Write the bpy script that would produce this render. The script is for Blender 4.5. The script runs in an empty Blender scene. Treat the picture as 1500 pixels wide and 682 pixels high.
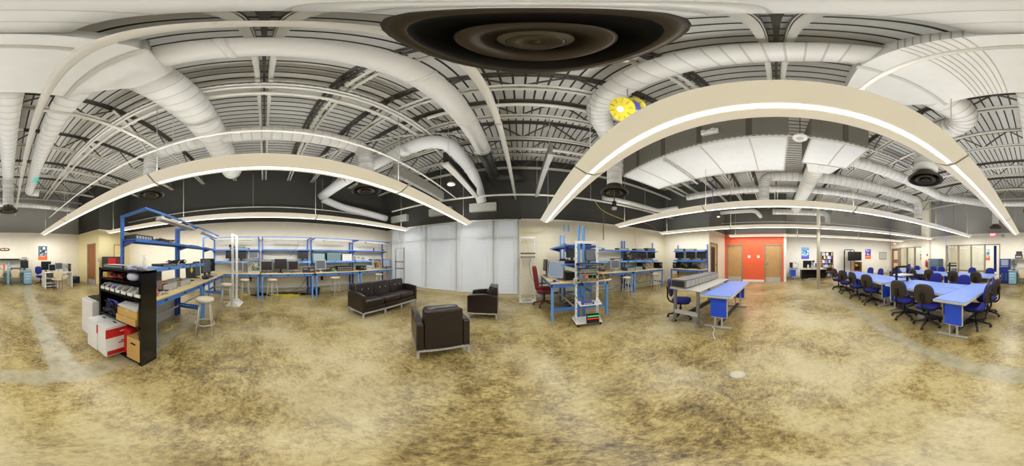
import bpy, math, random
from mathutils import Vector, Matrix
random.seed(7)
PI = math.pi
scene = bpy.context.scene
COL = scene.collection

# ------------------------------------------------------------------ materials
def _nt(name):
    m = bpy.data.materials.new(name); m.use_nodes = True
    nt = m.node_tree
    return m, nt, nt.nodes['Principled BSDF']

def lin(c):
    return tuple((x/12.92 if x <= .04045 else ((x+.055)/1.055)**2.4) for x in [v/255. for v in c]) + (1,)

def mat(name, rgb, rough=.5, metal=0., var=.06, scale=6., emit=0., spec=.5, coat=0., bump=0.):
    m, nt, b = _nt(name)
    c = lin(rgb)
    b.inputs['Roughness'].default_value = rough
    b.inputs['Metallic'].default_value = metal
    b.inputs['Specular IOR Level'].default_value = spec
    if coat: b.inputs['Coat Weight'].default_value = coat
    tc = nt.nodes.new('ShaderNodeTexCoord')
    no = nt.nodes.new('ShaderNodeTexNoise'); no.inputs['Scale'].default_value = scale; no.inputs['Detail'].default_value = 3
    nt.links.new(tc.outputs['Object'], no.inputs['Vector'])
    mx = nt.nodes.new('ShaderNodeMix'); mx.data_type = 'RGBA'
    mx.inputs[6].default_value = tuple(max(0, v*(1-var)) for v in c[:3])+(1,)
    mx.inputs[7].default_value = tuple(min(1, v*(1+var)) for v in c[:3])+(1,)
    nt.links.new(no.outputs['Fac'], mx.inputs[0])
    nt.links.new(mx.outputs[2], b.inputs['Base Color'])
    if bump:
        bp = nt.nodes.new('ShaderNodeBump'); bp.inputs['Strength'].default_value = bump; bp.inputs['Distance'].default_value = .01
        nt.links.new(no.outputs['Fac'], bp.inputs['Height']); nt.links.new(bp.outputs['Normal'], b.inputs['Normal'])
    if emit:
        nt.links.new(mx.outputs[2], b.inputs['Emission Color'])
        b.inputs['Emission Strength'].default_value = emit
    return m

def math_node(nt, op, a, b=None, clamp=False):
    n = nt.nodes.new('ShaderNodeMath'); n.operation = op; n.use_clamp = clamp
    for i, v in enumerate((a, b)):
        if v is None: continue
        if isinstance(v, (int, float)): n.inputs[i].default_value = v
        else: nt.links.new(v, n.inputs[i])
    return n.outputs[0]

def mixc(nt, fac, a, b, mode='MIX'):
    n = nt.nodes.new('ShaderNodeMix'); n.data_type = 'RGBA'; n.blend_type = mode
    for i, v in ((0, fac), (6, a), (7, b)):
        if isinstance(v, (int, float)): n.inputs[i].default_value = v
        elif isinstance(v, tuple): n.inputs[i].default_value = v
        else: nt.links.new(v, n.inputs[i])
    return n.outputs[2]

def ramp(nt, fac, stops):
    r = nt.nodes.new('ShaderNodeValToRGB')
    e = r.color_ramp.elements
    while len(e) < len(stops): e.new(.5)
    for k, (p, c) in zip(e, stops):
        k.position = p; k.color = c if len(c) == 4 else lin(c)
    nt.links.new(fac, r.inputs[0])
    return r.outputs[0]

def noise(nt, vec, scale, detail=5, rough=.6, dist=0.):
    n = nt.nodes.new('ShaderNodeTexNoise')
    n.inputs['Scale'].default_value = scale; n.inputs['Detail'].default_value = detail
    n.inputs['Roughness'].default_value = rough; n.inputs['Distortion'].default_value = dist
    nt.links.new(vec, n.inputs['Vector'])
    return n.outputs['Fac']

def floor_mat():
    m, nt, b = _nt('stained_concrete')
    tc = nt.nodes.new('ShaderNodeTexCoord'); v = tc.outputs['Object']
    big = noise(nt, v, .42, 4, .55)
    mid = noise(nt, v, 3.0, 12, .8, .5)
    fine = noise(nt, v, 21., 9, .85, .4)
    mp = nt.nodes.new('ShaderNodeMapping'); mp.inputs['Scale'].default_value = (2.2, 7., 1); mp.inputs['Rotation'].default_value = (0, 0, .5)
    nt.links.new(v, mp.inputs['Vector'])
    scr = noise(nt, mp.outputs[0], 3.5, 9, .82, 1.2)
    s = math_node(nt, 'ADD', math_node(nt, 'MULTIPLY', mid, .42), math_node(nt, 'MULTIPLY', fine, .40))
    s = math_node(nt, 'ADD', s, math_node(nt, 'MULTIPLY', scr, .24))
    s = math_node(nt, 'ADD', s, math_node(nt, 'MULTIPLY', math_node(nt, 'SUBTRACT', big, .5), .24))
    col = ramp(nt, s, [(.41, (54, 43, 23)), (.465, (104, 87, 50)), (.51, (148, 128, 76)), (.56, (182, 163, 106)), (.66, (208, 194, 146))])
    # pale haze of reflected light put into the colour, in blotches
    hz = math_node(nt, 'MULTIPLY', ramp(nt, noise(nt, v, .8, 3, .5), [(.46, (0, 0, 0)), (.7, (255, 255, 255))]), .5)
    col = mixc(nt, hz, col, lin((206, 196, 162)))
    # cement filled trenches
    sep = nt.nodes.new('ShaderNodeSeparateXYZ'); nt.links.new(v, sep.inputs[0])
    X, Y = sep.outputs[0], sep.outputs[1]
    wob = math_node(nt, 'MULTIPLY', math_node(nt, 'SUBTRACT', noise(nt, v, 2.2, 6, .7), .5), .38)
    def near(d, w):
        dd = math_node(nt, 'ABSOLUTE', math_node(nt, 'ADD', d, wob))
        return math_node(nt, 'MULTIPLY', math_node(nt, 'SUBTRACT', w, dd), 22., True)
    d1 = math_node(nt, 'ADD', Y, math_node(nt, 'ADD', math_node(nt, 'MULTIPLY', X, .115), 1.66))
    t1 = math_node(nt, 'MULTIPLY', near(d1, .17), math_node(nt, 'GREATER_THAN', X, -1.5))
    t1 = math_node(nt, 'MULTIPLY', t1, math_node(nt, 'LESS_THAN', X, 7.6))
    d2 = math_node(nt, 'ADD', X, math_node(nt, 'ADD', .58, math_node(nt, 'MULTIPLY', Y, -.035)))
    t2 = math_node(nt, 'MULTIPLY', near(d2, .2), math_node(nt, 'LESS_THAN', Y, -1.6))
    d3 = math_node(nt, 'ADD', Y, 1.62)
    t3 = math_node(nt, 'MULTIPLY', near(d3, .2), math_node(nt, 'LESS_THAN', X, -1.3))
    t = math_node(nt, 'MAXIMUM', t1, math_node(nt, 'MAXIMUM', t2, math_node(nt, 'MULTIPLY', t3, math_node(nt, 'GREATER_THAN', X, -3.6))))
    cem = ramp(nt, noise(nt, v, 6., 6, .65), [(.3, (138, 128, 100)), (.5, (172, 164, 134)), (.75, (192, 185, 158))])
    col = mixc(nt, math_node(nt, 'MULTIPLY', t, .82), col, cem)
    nt.links.new(col, b.inputs['Base Color'])
    rg = math_node(nt, 'ADD', .17, math_node(nt, 'MULTIPLY', mid, .3))
    nt.links.new(rg, b.inputs['Roughness'])
    b.inputs['Specular IOR Level'].default_value = .5
    bp = nt.nodes.new('ShaderNodeBump'); bp.inputs['Strength'].default_value = .12; bp.inputs['Distance'].default_value = .01
    nt.links.new(mid, bp.inputs['Height']); nt.links.new(bp.outputs['Normal'], b.inputs['Normal'])
    return m

def wood_mat(name, a, c, axis=2, rough=.45, sc=3.):
    m, nt, b = _nt(name)
    tc = nt.nodes.new('ShaderNodeTexCoord')
    mp = nt.nodes.new('ShaderNodeMapping')
    s = [sc*6]*3; s[axis] = sc*.6
    mp.inputs['Scale'].default_value = s
    nt.links.new(tc.outputs['Object'], mp.inputs['Vector'])
    f = noise(nt, mp.outputs[0], 1.4, 6, .65, .5)
    nt.links.new(ramp(nt, f, [(.3, a), (.7, c)]), b.inputs['Base Color'])
    b.inputs['Roughness'].default_value = rough
    return m

def block_mat(name, rgb, rough=.75, dark=.8):
    m, nt, b = _nt(name)
    tc = nt.nodes.new('ShaderNodeTexCoord')
    mp = nt.nodes.new('ShaderNodeMapping'); mp.inputs['Rotation'].default_value = (PI/2, 0, 0)
    nt.links.new(tc.outputs['Object'], mp.inputs['Vector'])
    br = nt.nodes.new('ShaderNodeTexBrick')
    c = lin(rgb); br.inputs['Color1'].default_value = c; br.inputs['Color2'].default_value = tuple(v*.97 for v in c[:3])+(1,)
    br.inputs['Mortar'].default_value = tuple(v*dark for v in c[:3])+(1,)
    br.inputs['Scale'].default_value = 1.; br.inputs['Mortar Size'].default_value = .006
    br.inputs['Brick Width'].default_value = .4; br.inputs['Row Height'].default_value = .2
    nt.links.new(mp.outputs[0], br.inputs['Vector'])
    nt.links.new(br.outputs['Color'], b.inputs['Base Color'])
    b.inputs['Roughness'].default_value = rough
    return m

def blind_mat():
    m, nt, b = _nt('blind_slats')
    tc = nt.nodes.new('ShaderNodeTexCoord')
    w = nt.nodes.new('ShaderNodeTexWave'); w.bands_direction = 'Z'; w.inputs['Scale'].default_value = 6.2
    w.inputs['Distortion'].default_value = .25; w.inputs['Detail'].default_value = 1
    nt.links.new(tc.outputs['Object'], w.inputs['Vector'])
    big = noise(nt, tc.outputs['Object'], .7, 2, .5)
    fac = math_node(nt, 'ADD', math_node(nt, 'MULTIPLY', w.outputs['Fac'], .6), math_node(nt, 'MULTIPLY', big, .4))
    col = ramp(nt, fac, [(.15, (186, 186, 186)), (.8, (226, 225, 220))])
    nt.links.new(col, b.inputs['Base Color'])
    b.inputs['Roughness'].default_value = .6
    tr = nt.nodes.new('ShaderNodeBsdfTranslucent'); nt.links.new(col, tr.inputs['Color'])
    mixs = nt.nodes.new('ShaderNodeMixShader'); mixs.inputs[0].default_value = .3
    nt.links.new(b.outputs[0], mixs.inputs[1]); nt.links.new(tr.outputs[0], mixs.inputs[2])
    nt.links.new(mixs.outputs[0], nt.nodes['Material Output'].inputs['Surface'])
    return m

def glass_mat():
    m, nt, b = _nt('window_glass')
    b.inputs['Base Color'].default_value = (.95, .97, .96, 1); b.inputs['Roughness'].default_value = .02
    g = nt.nodes.new('ShaderNodeBsdfGlossy'); g.inputs['Roughness'].default_value = .03
    t = nt.nodes.new('ShaderNodeBsdfTransparent'); t.inputs['Color'].default_value = (.93, .95, .94, 1)
    mx = nt.nodes.new('ShaderNodeMixShader'); mx.inputs[0].default_value = .06
    nt.links.new(t.outputs[0], mx.inputs[1]); nt.links.new(g.outputs[0], mx.inputs[2])
    nt.links.new(mx.outputs[0], nt.nodes['Material Output'].inputs['Surface'])
    return m

def emis(name, rgb, s):
    m, nt, b = _nt(name)
    e = nt.nodes.new('ShaderNodeEmission'); e.inputs[0].default_value = lin(rgb); e.inputs[1].default_value = s
    nt.links.new(e.outputs[0], nt.nodes['Material Output'].inputs['Surface'])
    return m

M = {}
def defmats():
    d = dict(
        cream=((236, 229, 210), .7, 0), cream_y=((236, 222, 170), .7, 0), white_wall=((238, 234, 222), .7, 0),
        darkwall=((62, 61, 55), .8, 0), greywall=((150, 148, 140), .8, 0), midwall=((88, 87, 80), .8, 0), orange=((236, 100, 58), .6, 0),
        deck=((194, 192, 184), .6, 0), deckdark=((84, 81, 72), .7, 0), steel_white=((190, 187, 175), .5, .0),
        steel_grey=((92, 89, 80), .5, .2), duct=((204, 202, 194), .55, 0), ductseam=((176, 173, 162), .55, 0),
        duct_dark=((52, 50, 44), .5, .2), insul=((206, 206, 202), .6, 0), dull_grey=((132, 128, 116), .45, .3), diffuser=((62, 54, 42), .45, .3), diffuser_in=((24, 20, 16), .6, 0),
        fixture=((236, 230, 212), .5, 0), pipe=((208, 204, 192), .45, 0),
        blue=((66, 122, 204), .4, 0), blue_lit=((104, 158, 224), .4, 0), blue_d=((40, 72, 160), .45, 0), laminate=((222, 200, 146), .4, 0), tabblue=((116, 152, 236), .35, 0),  # bench paint: plain blue, pale copy for lit legs, dark copy for shaded legs
        panelblue=((38, 84, 226), .45, 0), edge=((206, 200, 180), .5, 0), fabric=((36, 44, 138), .85, 0), fabric_dark=((26, 28, 62), .85, 0), shell=((58, 49, 38), .55, 0),
        black=((18, 17, 16), .4, 0), blackgloss=((14, 12, 11), .18, 0), charcoal=((44, 44, 46), .5, 0), screen=((20, 20, 24), .25, 0), screen_g=((92, 96, 104), .3, 0), screen_b=((150, 166, 190), .3, 0),
        silver=((196, 194, 190), .4, .25), chrome=((205, 205, 205), .22, .85), lgrey=((188, 186, 178), .5, 0), mgrey=((128, 126, 120), .5, .1),
        white=((238, 237, 232), .5, 0), leather=((38, 27, 23), .3, 0), leather_hi=((66, 56, 52), .32, 0), teal=((92, 138, 148), .45, 0), teal_d=((46, 84, 92), .45, 0), board=((58, 104, 74), .5, 0),
        beige=((230, 214, 176), .5, 0), cardboard=((206, 166, 96), .75, 0), cardboard_d=((176, 134, 72), .75, 0), red=((204, 34, 36), .5, 0), redbrown=((124, 32, 42), .7, 0), cherry=((104, 44, 24), .35, 0),
        yellow=((232, 214, 66), .5, 0), yellow_d=((176, 158, 40), .5, 0), orange_c=((238, 110, 44), .5, 0), cyan=((70, 220, 210), .5, 0), green=((52, 176, 86), .5, 0), purple=((92, 96, 206), .5, 0),
        lblue=((152, 200, 228), .45, 0), navy=((30, 50, 134), .4, 0), slate=((92, 112, 130), .5, 0), tan=((206, 196, 162), .5, 0), stooltop=((218, 200, 160), .5, 0), stoolgrey=((206, 202, 190), .4, .2),
        paper=((246, 245, 240), .7, 0), trimgrey=((150, 146, 128), .5, 0), frame_b=((150, 138, 108), .5, 0), door_frame=((132, 140, 118), .5, 0), skyblue=((120, 190, 236), .6, 0), bag=((200, 206, 224), .25, 0),
    )
    for k, (c, r, me) in d.items(): M[k] = mat(k, c, r, me)
    M['fixture'] = mat('fixture', (236, 230, 212), .5, 0, .03, emit=FIX_GLOW)  # housing glows a little, in place of light falling on its wings
    M['leather'] = mat('leather', (38, 27, 23), .32, 0, .15, 30, bump=.1)
    M['fabric'] = mat('fabric', (36, 44, 140), .9, 0, .2, 120)
    M['floor'] = floor_mat()
    M['door_wood'] = wood_mat('door_wood', (176, 132, 78), (204, 164, 108))
    M['door_brown'] = wood_mat('door_brown', (150, 84, 36), (178, 108, 56))
    M['oak'] = wood_mat('oak', (164, 108, 52), (196, 140, 78))
    M['maple'] = wood_mat('maple', (214, 186, 126), (230, 208, 156), 0)
    M['block'] = block_mat('painted_block', (234, 226, 200), dark=.93)
    M['block_dark'] = block_mat('dark_block', (66, 65, 59), dark=1.25)
    M['blind'] = blind_mat(); M['glass'] = glass_mat()
    M['lens'] = emis('lens', (255, 252, 240), LENS); M['upfill'] = emis('upfill', (250, 252, 255), UP)
    M['led_r'] = emis('led_r', (255, 50, 40), 1.2); M['led_g'] = emis('led_g', (50, 230, 120), 1.); M['led_o'] = emis('led_o', (255, 150, 40), 1.2)
    M['exit_red'] = emis('exit_red', (236, 60, 84), 1.2); M['exit_white'] = emis('exit_white', (255, 226, 226), 1.6)
LENS, UP, DOWN, OFFICE, SKY, EXPO, VT, FIX_GLOW, WALL_FILL = 3.0, 13.5, 4.5, 30, 1.3, 0.8, "Standard", .25, 24
defmats()

# ------------------------------------------------------------------ mesh builder
class MB:
    def __init__(s): s.v = []; s.f = []; s.mi = []; s.cur = 0; s.sm = []; s.smooth = False
    def m(s, i): s.cur = i; return s
    def add(s, vs, fs, smooth=None):
        o = len(s.v); s.v += [tuple(p) for p in vs]
        for f in fs:
            s.f.append([o+i for i in f]); s.mi.append(s.cur); s.sm.append(s.smooth if smooth is None else smooth)
        return s
    def box(s, x0, x1, y0, y1, z0, z1):
        if x0 > x1: x0, x1 = x1, x0
        if y0 > y1: y0, y1 = y1, y0
        if z0 > z1: z0, z1 = z1, z0
        vs = [(x0, y0, z0), (x1, y0, z0), (x1, y1, z0), (x0, y1, z0), (x0, y0, z1), (x1, y0, z1), (x1, y1, z1), (x0, y1, z1)]
        return s.add(vs, [(0, 3, 2, 1), (4, 5, 6, 7), (0, 1, 5, 4), (1, 2, 6, 5), (2, 3, 7, 6), (3, 0, 4, 7)], False)
    def cbox(s, c, d, rz=0, rx=0, ry=0):
        R = Matrix.Rotation(rz, 3, 'Z') @ Matrix.Rotation(ry, 3, 'Y') @ Matrix.Rotation(rx, 3, 'X')
        vs = []
        for sz in (-1, 1):
            for sx, sy in ((-1, -1), (1, -1), (1, 1), (-1, 1)):
                vs.append(Vector(c) + R @ Vector((sx*d[0]/2, sy*d[1]/2, sz*d[2]/2)))
        return s.add(vs, [(0, 3, 2, 1), (4, 5, 6, 7), (0, 1, 5, 4), (1, 2, 6, 5), (2, 3, 7, 6), (3, 0, 4, 7)], False)
    def bar(s, a, b, w, h):
        """rectangular bar between two points, w horizontal, h the other way"""
        a = Vector(a); b = Vector(b); d = (b-a).normalized()
        up = Vector((0, 0, 1)) if abs(d.z) < .95 else Vector((0, 1, 0))
        sd = d.cross(up).normalized(); u2 = sd.cross(d).normalized()
        vs = [p + sd*(i*w/2) + u2*(j*h/2) for p in (a, b) for i, j in ((-1, -1), (1, -1), (1, 1), (-1, 1))]
        return s.add(vs, [(3, 2, 1, 0), (4, 5, 6, 7), (0, 1, 5, 4), (1, 2, 6, 5), (2, 3, 7, 6), (3, 0, 4, 7)], False)
    def tube(s, pts, r, n=8, cap=True, seam=None, seam_h=0.):
        pts = [Vector(p) for p in pts]
        q = [pts[0]]
        for p in pts[1:]:
            if (p-q[-1]).length > 1e-5: q.append(p)
        pts = q
        rr = r if isinstance(r, (list, tuple)) else [r]*len(pts)
        T = [((pts[min(i+1, len(pts)-1)]-pts[max(i-1, 0)])).normalized() for i in range(len(pts))]
        up = Vector((0, 0, 1)) if abs(T[0].z) < .9 else Vector((1, 0, 0))
        N = (up - T[0]*up.dot(T[0])).normalized()
        o = len(s.v); fs = []
        for i, p in enumerate(pts):
            if i:
                N = N - T[i]*N.dot(T[i])
                N = N.normalized() if N.length > 1e-6 else T[i].orthogonal().normalized()
            B = T[i].cross(N)
            for k in range(n):
                a = 2*PI*k/n
                s.v.append(tuple(p + (N*math.cos(a) + B*math.sin(a))*rr[i]))
        for i in range(len(pts)-1):
            mi = s.cur if seam is None or not seam[i] else 1
            for k in range(n):
                s.f.append([o+i*n+k, o+i*n+(k+1) % n, o+(i+1)*n+(k+1) % n, o+(i+1)*n+k]); s.mi.append(mi); s.sm.append(n > 5)
        if cap:
            s.f.append([o+k for k in range(n)][::-1]); s.mi.append(s.cur); s.sm.append(False)
            l = o+(len(pts)-1)*n
            s.f.append([l+k for k in range(n)]); s.mi.append(s.cur); s.sm.append(False)
        return s
    def cyl(s, a, b, r, n=14, r2=None): return s.tube([a, b], [r, r if r2 is None else r2], n)
    def lathe(s, prof, c=(0, 0, 0), n=20, mats=None):
        o = len(s.v)
        for (r, z) in prof:
            for k in range(n):
                a = 2*PI*k/n; s.v.append((c[0]+r*math.cos(a), c[1]+r*math.sin(a), c[2]+z))
        for i in range(len(prof)-1):
            for k in range(n):
                s.f.append([o+i*n+k, o+i*n+(k+1) % n, o+(i+1)*n+(k+1) % n, o+(i+1)*n+k]); s.mi.append(mats[i] if mats else s.cur); s.sm.append(True)
        return s
    def sup(s, c, d, e1=.35, e2=.35, nu=20, nv=10, bend=0., R=None):
        """superellipsoid cushion; bend curves it along y with x"""
        def sp(v, e): return math.copysign(abs(v)**e, v)
        vs = []; fs = []
        for j in range(nv+1):
            ph = -PI/2 + PI*j/nv
            for i in range(nu):
                th = 2*PI*i/nu
                x = sp(math.cos(ph), e1)*sp(math.cos(th), e2)*d[0]/2
                y = sp(math.cos(ph), e1)*sp(math.sin(th), e2)*d[1]/2
                z = sp(math.sin(ph), e1)*d[2]/2
                y += bend*(x/(d[0]/2))**2
                p = Vector((x, y, z))
                if R is not None: p = R @ p
                vs.append(Vector(c)+p)
        for j in range(nv):
            for i in range(nu):
                fs.append((j*nu+i, j*nu+(i+1) % nu, (j+1)*nu+(i+1) % nu, (j+1)*nu+i))
        return s.add(vs, fs, True)
    def prism(s, poly, axis, a, b):
        """poly (u,v) extruded along axis 'x','y' or 'z'"""
        def P(u, v, w): return {'x': (w, u, v), 'y': (u, w, v), 'z': (u, v, w)}[axis]
        n = len(poly)
        vs = [P(u, v, a) for u, v in poly] + [P(u, v, b) for u, v in poly]
        fs = [tuple(range(n))[::-1], tuple(range(n, 2*n))] + [(i, (i+1) % n, n+(i+1) % n, n+i) for i in range(n)]
        return s.add(vs, fs, False)
    def build(s, name, mats, parent=None, bevel=0., loc=None, rotz=None):
        me = bpy.data.meshes.new(name)
        me.from_pydata(s.v, [], s.f)
        if not isinstance(mats, (list, tuple)): mats = [mats]
        for x in mats: me.materials.append(M[x] if isinstance(x, str) else x)
        me.polygons.foreach_set('material_index', s.mi)
        me.polygons.foreach_set('use_smooth', s.sm)
        me.update()
        o = bpy.data.objects.new(name, me); COL.objects.link(o)
        if parent is not None: o.parent = parent
        if loc is not None: o.location = loc
        if rotz is not None: o.rotation_euler = (0, 0, rotz)
        if bevel:
            b = o.modifiers.new('edge', 'BEVEL'); b.width = bevel; b.segments = 2; b.limit_method = 'ANGLE'; b.angle_limit = .7
        return o

def fixnormals(o):
    import bmesh
    bm = bmesh.new(); bm.from_mesh(o.data); bmesh.ops.recalc_face_normals(bm, faces=bm.faces); bm.to_mesh(o.data); bm.free()

def thing(name, label, cat, loc=(0, 0, 0), rotz=0., group=None):
    o = bpy.data.objects.new(name, None); COL.objects.link(o)
    o.empty_display_size = .1
    o.location = loc; o.rotation_euler = (0, 0, rotz)
    o['label'] = label; o['category'] = cat
    if group: o['group'] = group
    return o
def tag(o, label, cat, group=None, kind=None):
    o['label'] = label; o['category'] = cat
    if group: o['group'] = group
    if kind: o['kind'] = kind
    return o
def struct(o, label, cat):
    o['kind'] = 'structure'; o['label'] = label; o['category'] = cat; return o
def dup(root, label, loc, rotz, group=None):
    r = root.copy(); COL.objects.link(r); r.location = loc; r.rotation_euler = (0, 0, rotz); r['label'] = label
    if group: r['group'] = group
    for ch in list(root.children):
        c = ch.copy(); COL.objects.link(c); c.parent = r
        for g in list(ch.children):
            d = g.copy(); COL.objects.link(d); d.parent = c
    return r
def face(dx, dy): return math.atan2(dy, dx) + PI/2      # local -y looks towards (dx, dy)
E_, W_, N_, S_ = face(1, 0), face(-1, 0), face(0, 1), face(0, -1)

def rounded(pts, r, n=7):
    """polyline with its corners turned into arcs"""
    pts = [Vector(p) for p in pts]; out = [pts[0]]
    for i in range(1, len(pts)-1):
        a, p, b = pts[i-1], pts[i], pts[i+1]
        u = (a-p); v = (b-p); rr = min(r, u.length*.49, v.length*.49)
        A = p + u.normalized()*rr; B = p + v.normalized()*rr
        for k in range(n+1):
            t = k/n
            out.append(A*(1-t)**2 + p*2*t*(1-t) + B*t*t)
    out.append(pts[-1])
    return out
def resample(pts, step):
    out = [pts[0]]; acc = 0.
    for a, b in zip(pts, pts[1:]):
        L = (b-a).length
        if L < 1e-6: continue
        n = max(1, int(round(L/step)))
        for k in range(1, n+1): out.append(a.lerp(b, k/n))
    return out
def curve(pts, n=8):
    """smooth catmull path"""
    P = [Vector(p) for p in pts]; P = [P[0]] + P + [P[-1]]; out = []
    for i in range(1, len(P)-2):
        for k in range(n):
            t = k/n; a, b, c, d = P[i-1:i+3]
            out.append(.5*((2*b) + (c-a)*t + (2*a-5*b+4*c-d)*t*t + (3*b-a-3*c+d)*t**3))
    out.append(P[-2]); return out
# ------------------------------------------------------------------ room shell
ZW, ZD = 2.87, 5.45            # top of the pale band, underside of the roof deck
XL, XR, YB, YF = -6.4, 11.4, -9.4, 5.9
T = .15
def wall(name, rects, lower, upper, label, axis, at, out, base=None):
    """rects: list of (a0,a1,z0,z1) solid pieces along the wall; axis 'x' means it runs along x at y=at"""
    mb = MB()
    for a0, a1, z0, z1 in rects:
        for (p, q, k) in ((z0, min(z1, ZW), 0), (max(z0, ZW), z1, 1)):
            if q - p < 1e-4: continue
            mb.m(k)
            if axis == 'x': mb.box(a0, a1, at, at+out, p, q)
            else: mb.box(at, at+out, a0, a1, p, q)
    return struct(mb.build(name, [lower, upper]), label, 'wall')
f = MB(); f.box(-6.8, 12, -12.2, 6.3, -.12, 0)
struct(f.build('floor', 'floor'), 'worn gold brown stained concrete floor with pale filled trenches', 'floor')
# roof deck with ribs along y
mb = MB(); p = .16; x = XL-.1; prof = []
while x < XR+.3:
    prof += [(x, ZD+.04), (x+.014, ZD+.04), (x+.022, ZD), (x+.152, ZD), (x+.16, ZD+.04)]
    x += p
n = len(prof); vs = [(u, YB-.1, z) for u, z in prof]+[(u, YF+.1, z) for u, z in prof]
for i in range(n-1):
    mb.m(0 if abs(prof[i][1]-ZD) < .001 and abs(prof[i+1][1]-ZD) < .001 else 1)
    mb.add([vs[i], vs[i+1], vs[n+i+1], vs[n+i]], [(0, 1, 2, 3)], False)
mb.m(0).box(XL-.2, XR+.3, YB-.2, YF+.2, ZD+.08, ZD+.14)
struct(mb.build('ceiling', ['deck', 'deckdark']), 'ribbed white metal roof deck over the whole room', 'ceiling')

wall('wall_window', [(XL-.15, -5.92, 0, ZD), (-5.92, -.08, 0, .14), (-5.92, -.08, 2.85, ZD), (-.08, .03, 0, ZD)], 'cream', 'darkwall', 'wall with the big blinds, dark paint above', 'x', YF, T)
wall('wall_block', [(.03, 7.35, 0, ZD)], 'block', 'block_dark', 'cream painted concrete block wall behind the blue benches, dark above', 'x', YF, T)
wall('wall_left', [(-7.1, YF, 0, ZD)], 'cream', 'darkwall', 'long cream wall behind the row of benches, dark above', 'y', XL-T, T)
wall('wall_alcove', [(XL-.15, -4.33-T, 0, ZD)], 'cream_y', 'darkwall', 'short yellowish wall behind the red cabinet', 'x', -6.95-T, T)
wall('wall_side', [(YB-T, -8.2, 0, ZD), (-8.2, -7.25, 2.2, ZD), (-7.25, -6.95, 0, ZD)], 'cream_y', 'darkwall', 'yellowish wall with a brown door beside the white desk', 'y', -4.33-T, T)
wall('wall_back', [(-4.33, 1.88, 0, ZD), (1.88, 5.5, 2.25, ZD), (2.83, 5.5, 0, .12), (5.5, 7.5, 0, ZD), (7.5, 9.97, 0, .12), (7.5, 9.97, 2.25, ZD), (9.97, 10.0, 0, ZD),
                   (10.0, 10.95, 2.2, ZD), (10.95, XR+T, 0, ZD)], 'cream', 'greywall', 'cream wall with office windows, grey above', 'x', YB-T, T)
wall('wall_right', [(YB, -.6, 0, ZD)], 'white_wall', 'greywall', 'long cream wall behind the bookcase and television', 'y', XR, T)
wall('wall_return', [(9.65, XR+T, 0, ZD)], 'white_wall', 'midwall', 'end of the orange wall partition', 'x', -.6, T)
wall('wall_orange', [(-.45, -.32, 0, ZD), (-.32, .69, 2.23, ZD), (.69, 2.02, 0, ZD), (2.02, 3.0, 2.23, ZD), (3.0, 3.2, 0, ZD)], 'orange', 'midwall', 'bright orange wall with two wooden doors', 'y', 9.65, T)
wall('wall_closet', [(7.2, 7.36, 0, ZD), (7.36, 8.34, 2.2, ZD), (8.34, 9.65, 0, ZD)], 'cream', 'midwall', 'cream wall with a glazed wooden door near the orange wall', 'x', 3.15, T)
wall('wall_corner', [(3.3, YF, 0, ZD)], 'cream', 'midwall', 'cream wall behind the corner bench', 'y', 7.2, T)
mb = MB(); mb.box(6.72, 7.42, YB, YB+.22, 0, ZD)
struct(mb.build('trim_1', 'cream'), 'cream pilaster between the two office windows', 'pilaster')
# cap moulding on the pale band
k = 2
for (x0, x1, y0, y1) in ((XL, XL+.02, -6.95, YF), (-4.33, XR, YB, YB+.02), (XR-.02, XR, YB, -.6), (-4.33, -4.31, YB, -6.95), (XL, -4.31, -6.95, -6.93), (.03, 7.2, YF-.02, YF)):
    mb = MB(); mb.box(x0, x1, y0, y1, ZW-.015, ZW+.02)
    struct(mb.build('trim_%d' % k, 'white'), 'thin pale cap strip along the top of the cream paint', 'trim'); k += 1
for nm, c, m_ in (('baseboard_left', (XL, XL+.03, -6.95, YF), 'tan'), ('baseboard_back', (-4.33, 1.88, YB, YB+.02), 'tan'), ('baseboard_right', (XR-.02, XR, YB, -.6), 'tan'), ('baseboard_orange', (9.63, 9.65, .72, 2.0), 'white'),
                  ('baseboard_block', (.03, 7.2, YF-.04, YF), 'tan'), ('baseboard_window', (-5.9, -.1, YF-.05, YF), 'tan'), ('baseboard_side', (-4.33, -4.31, -7.2, -6.95), 'tan'), ('baseboard_corner', (7.17, 7.2, 3.2, YF), 'tan')):
    mb = MB(); mb.box(c[0], c[1], c[2], c[3], 0, .12); struct(mb.build(nm, m_), 'low baseboard along the foot of the wall', 'baseboard')

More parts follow.
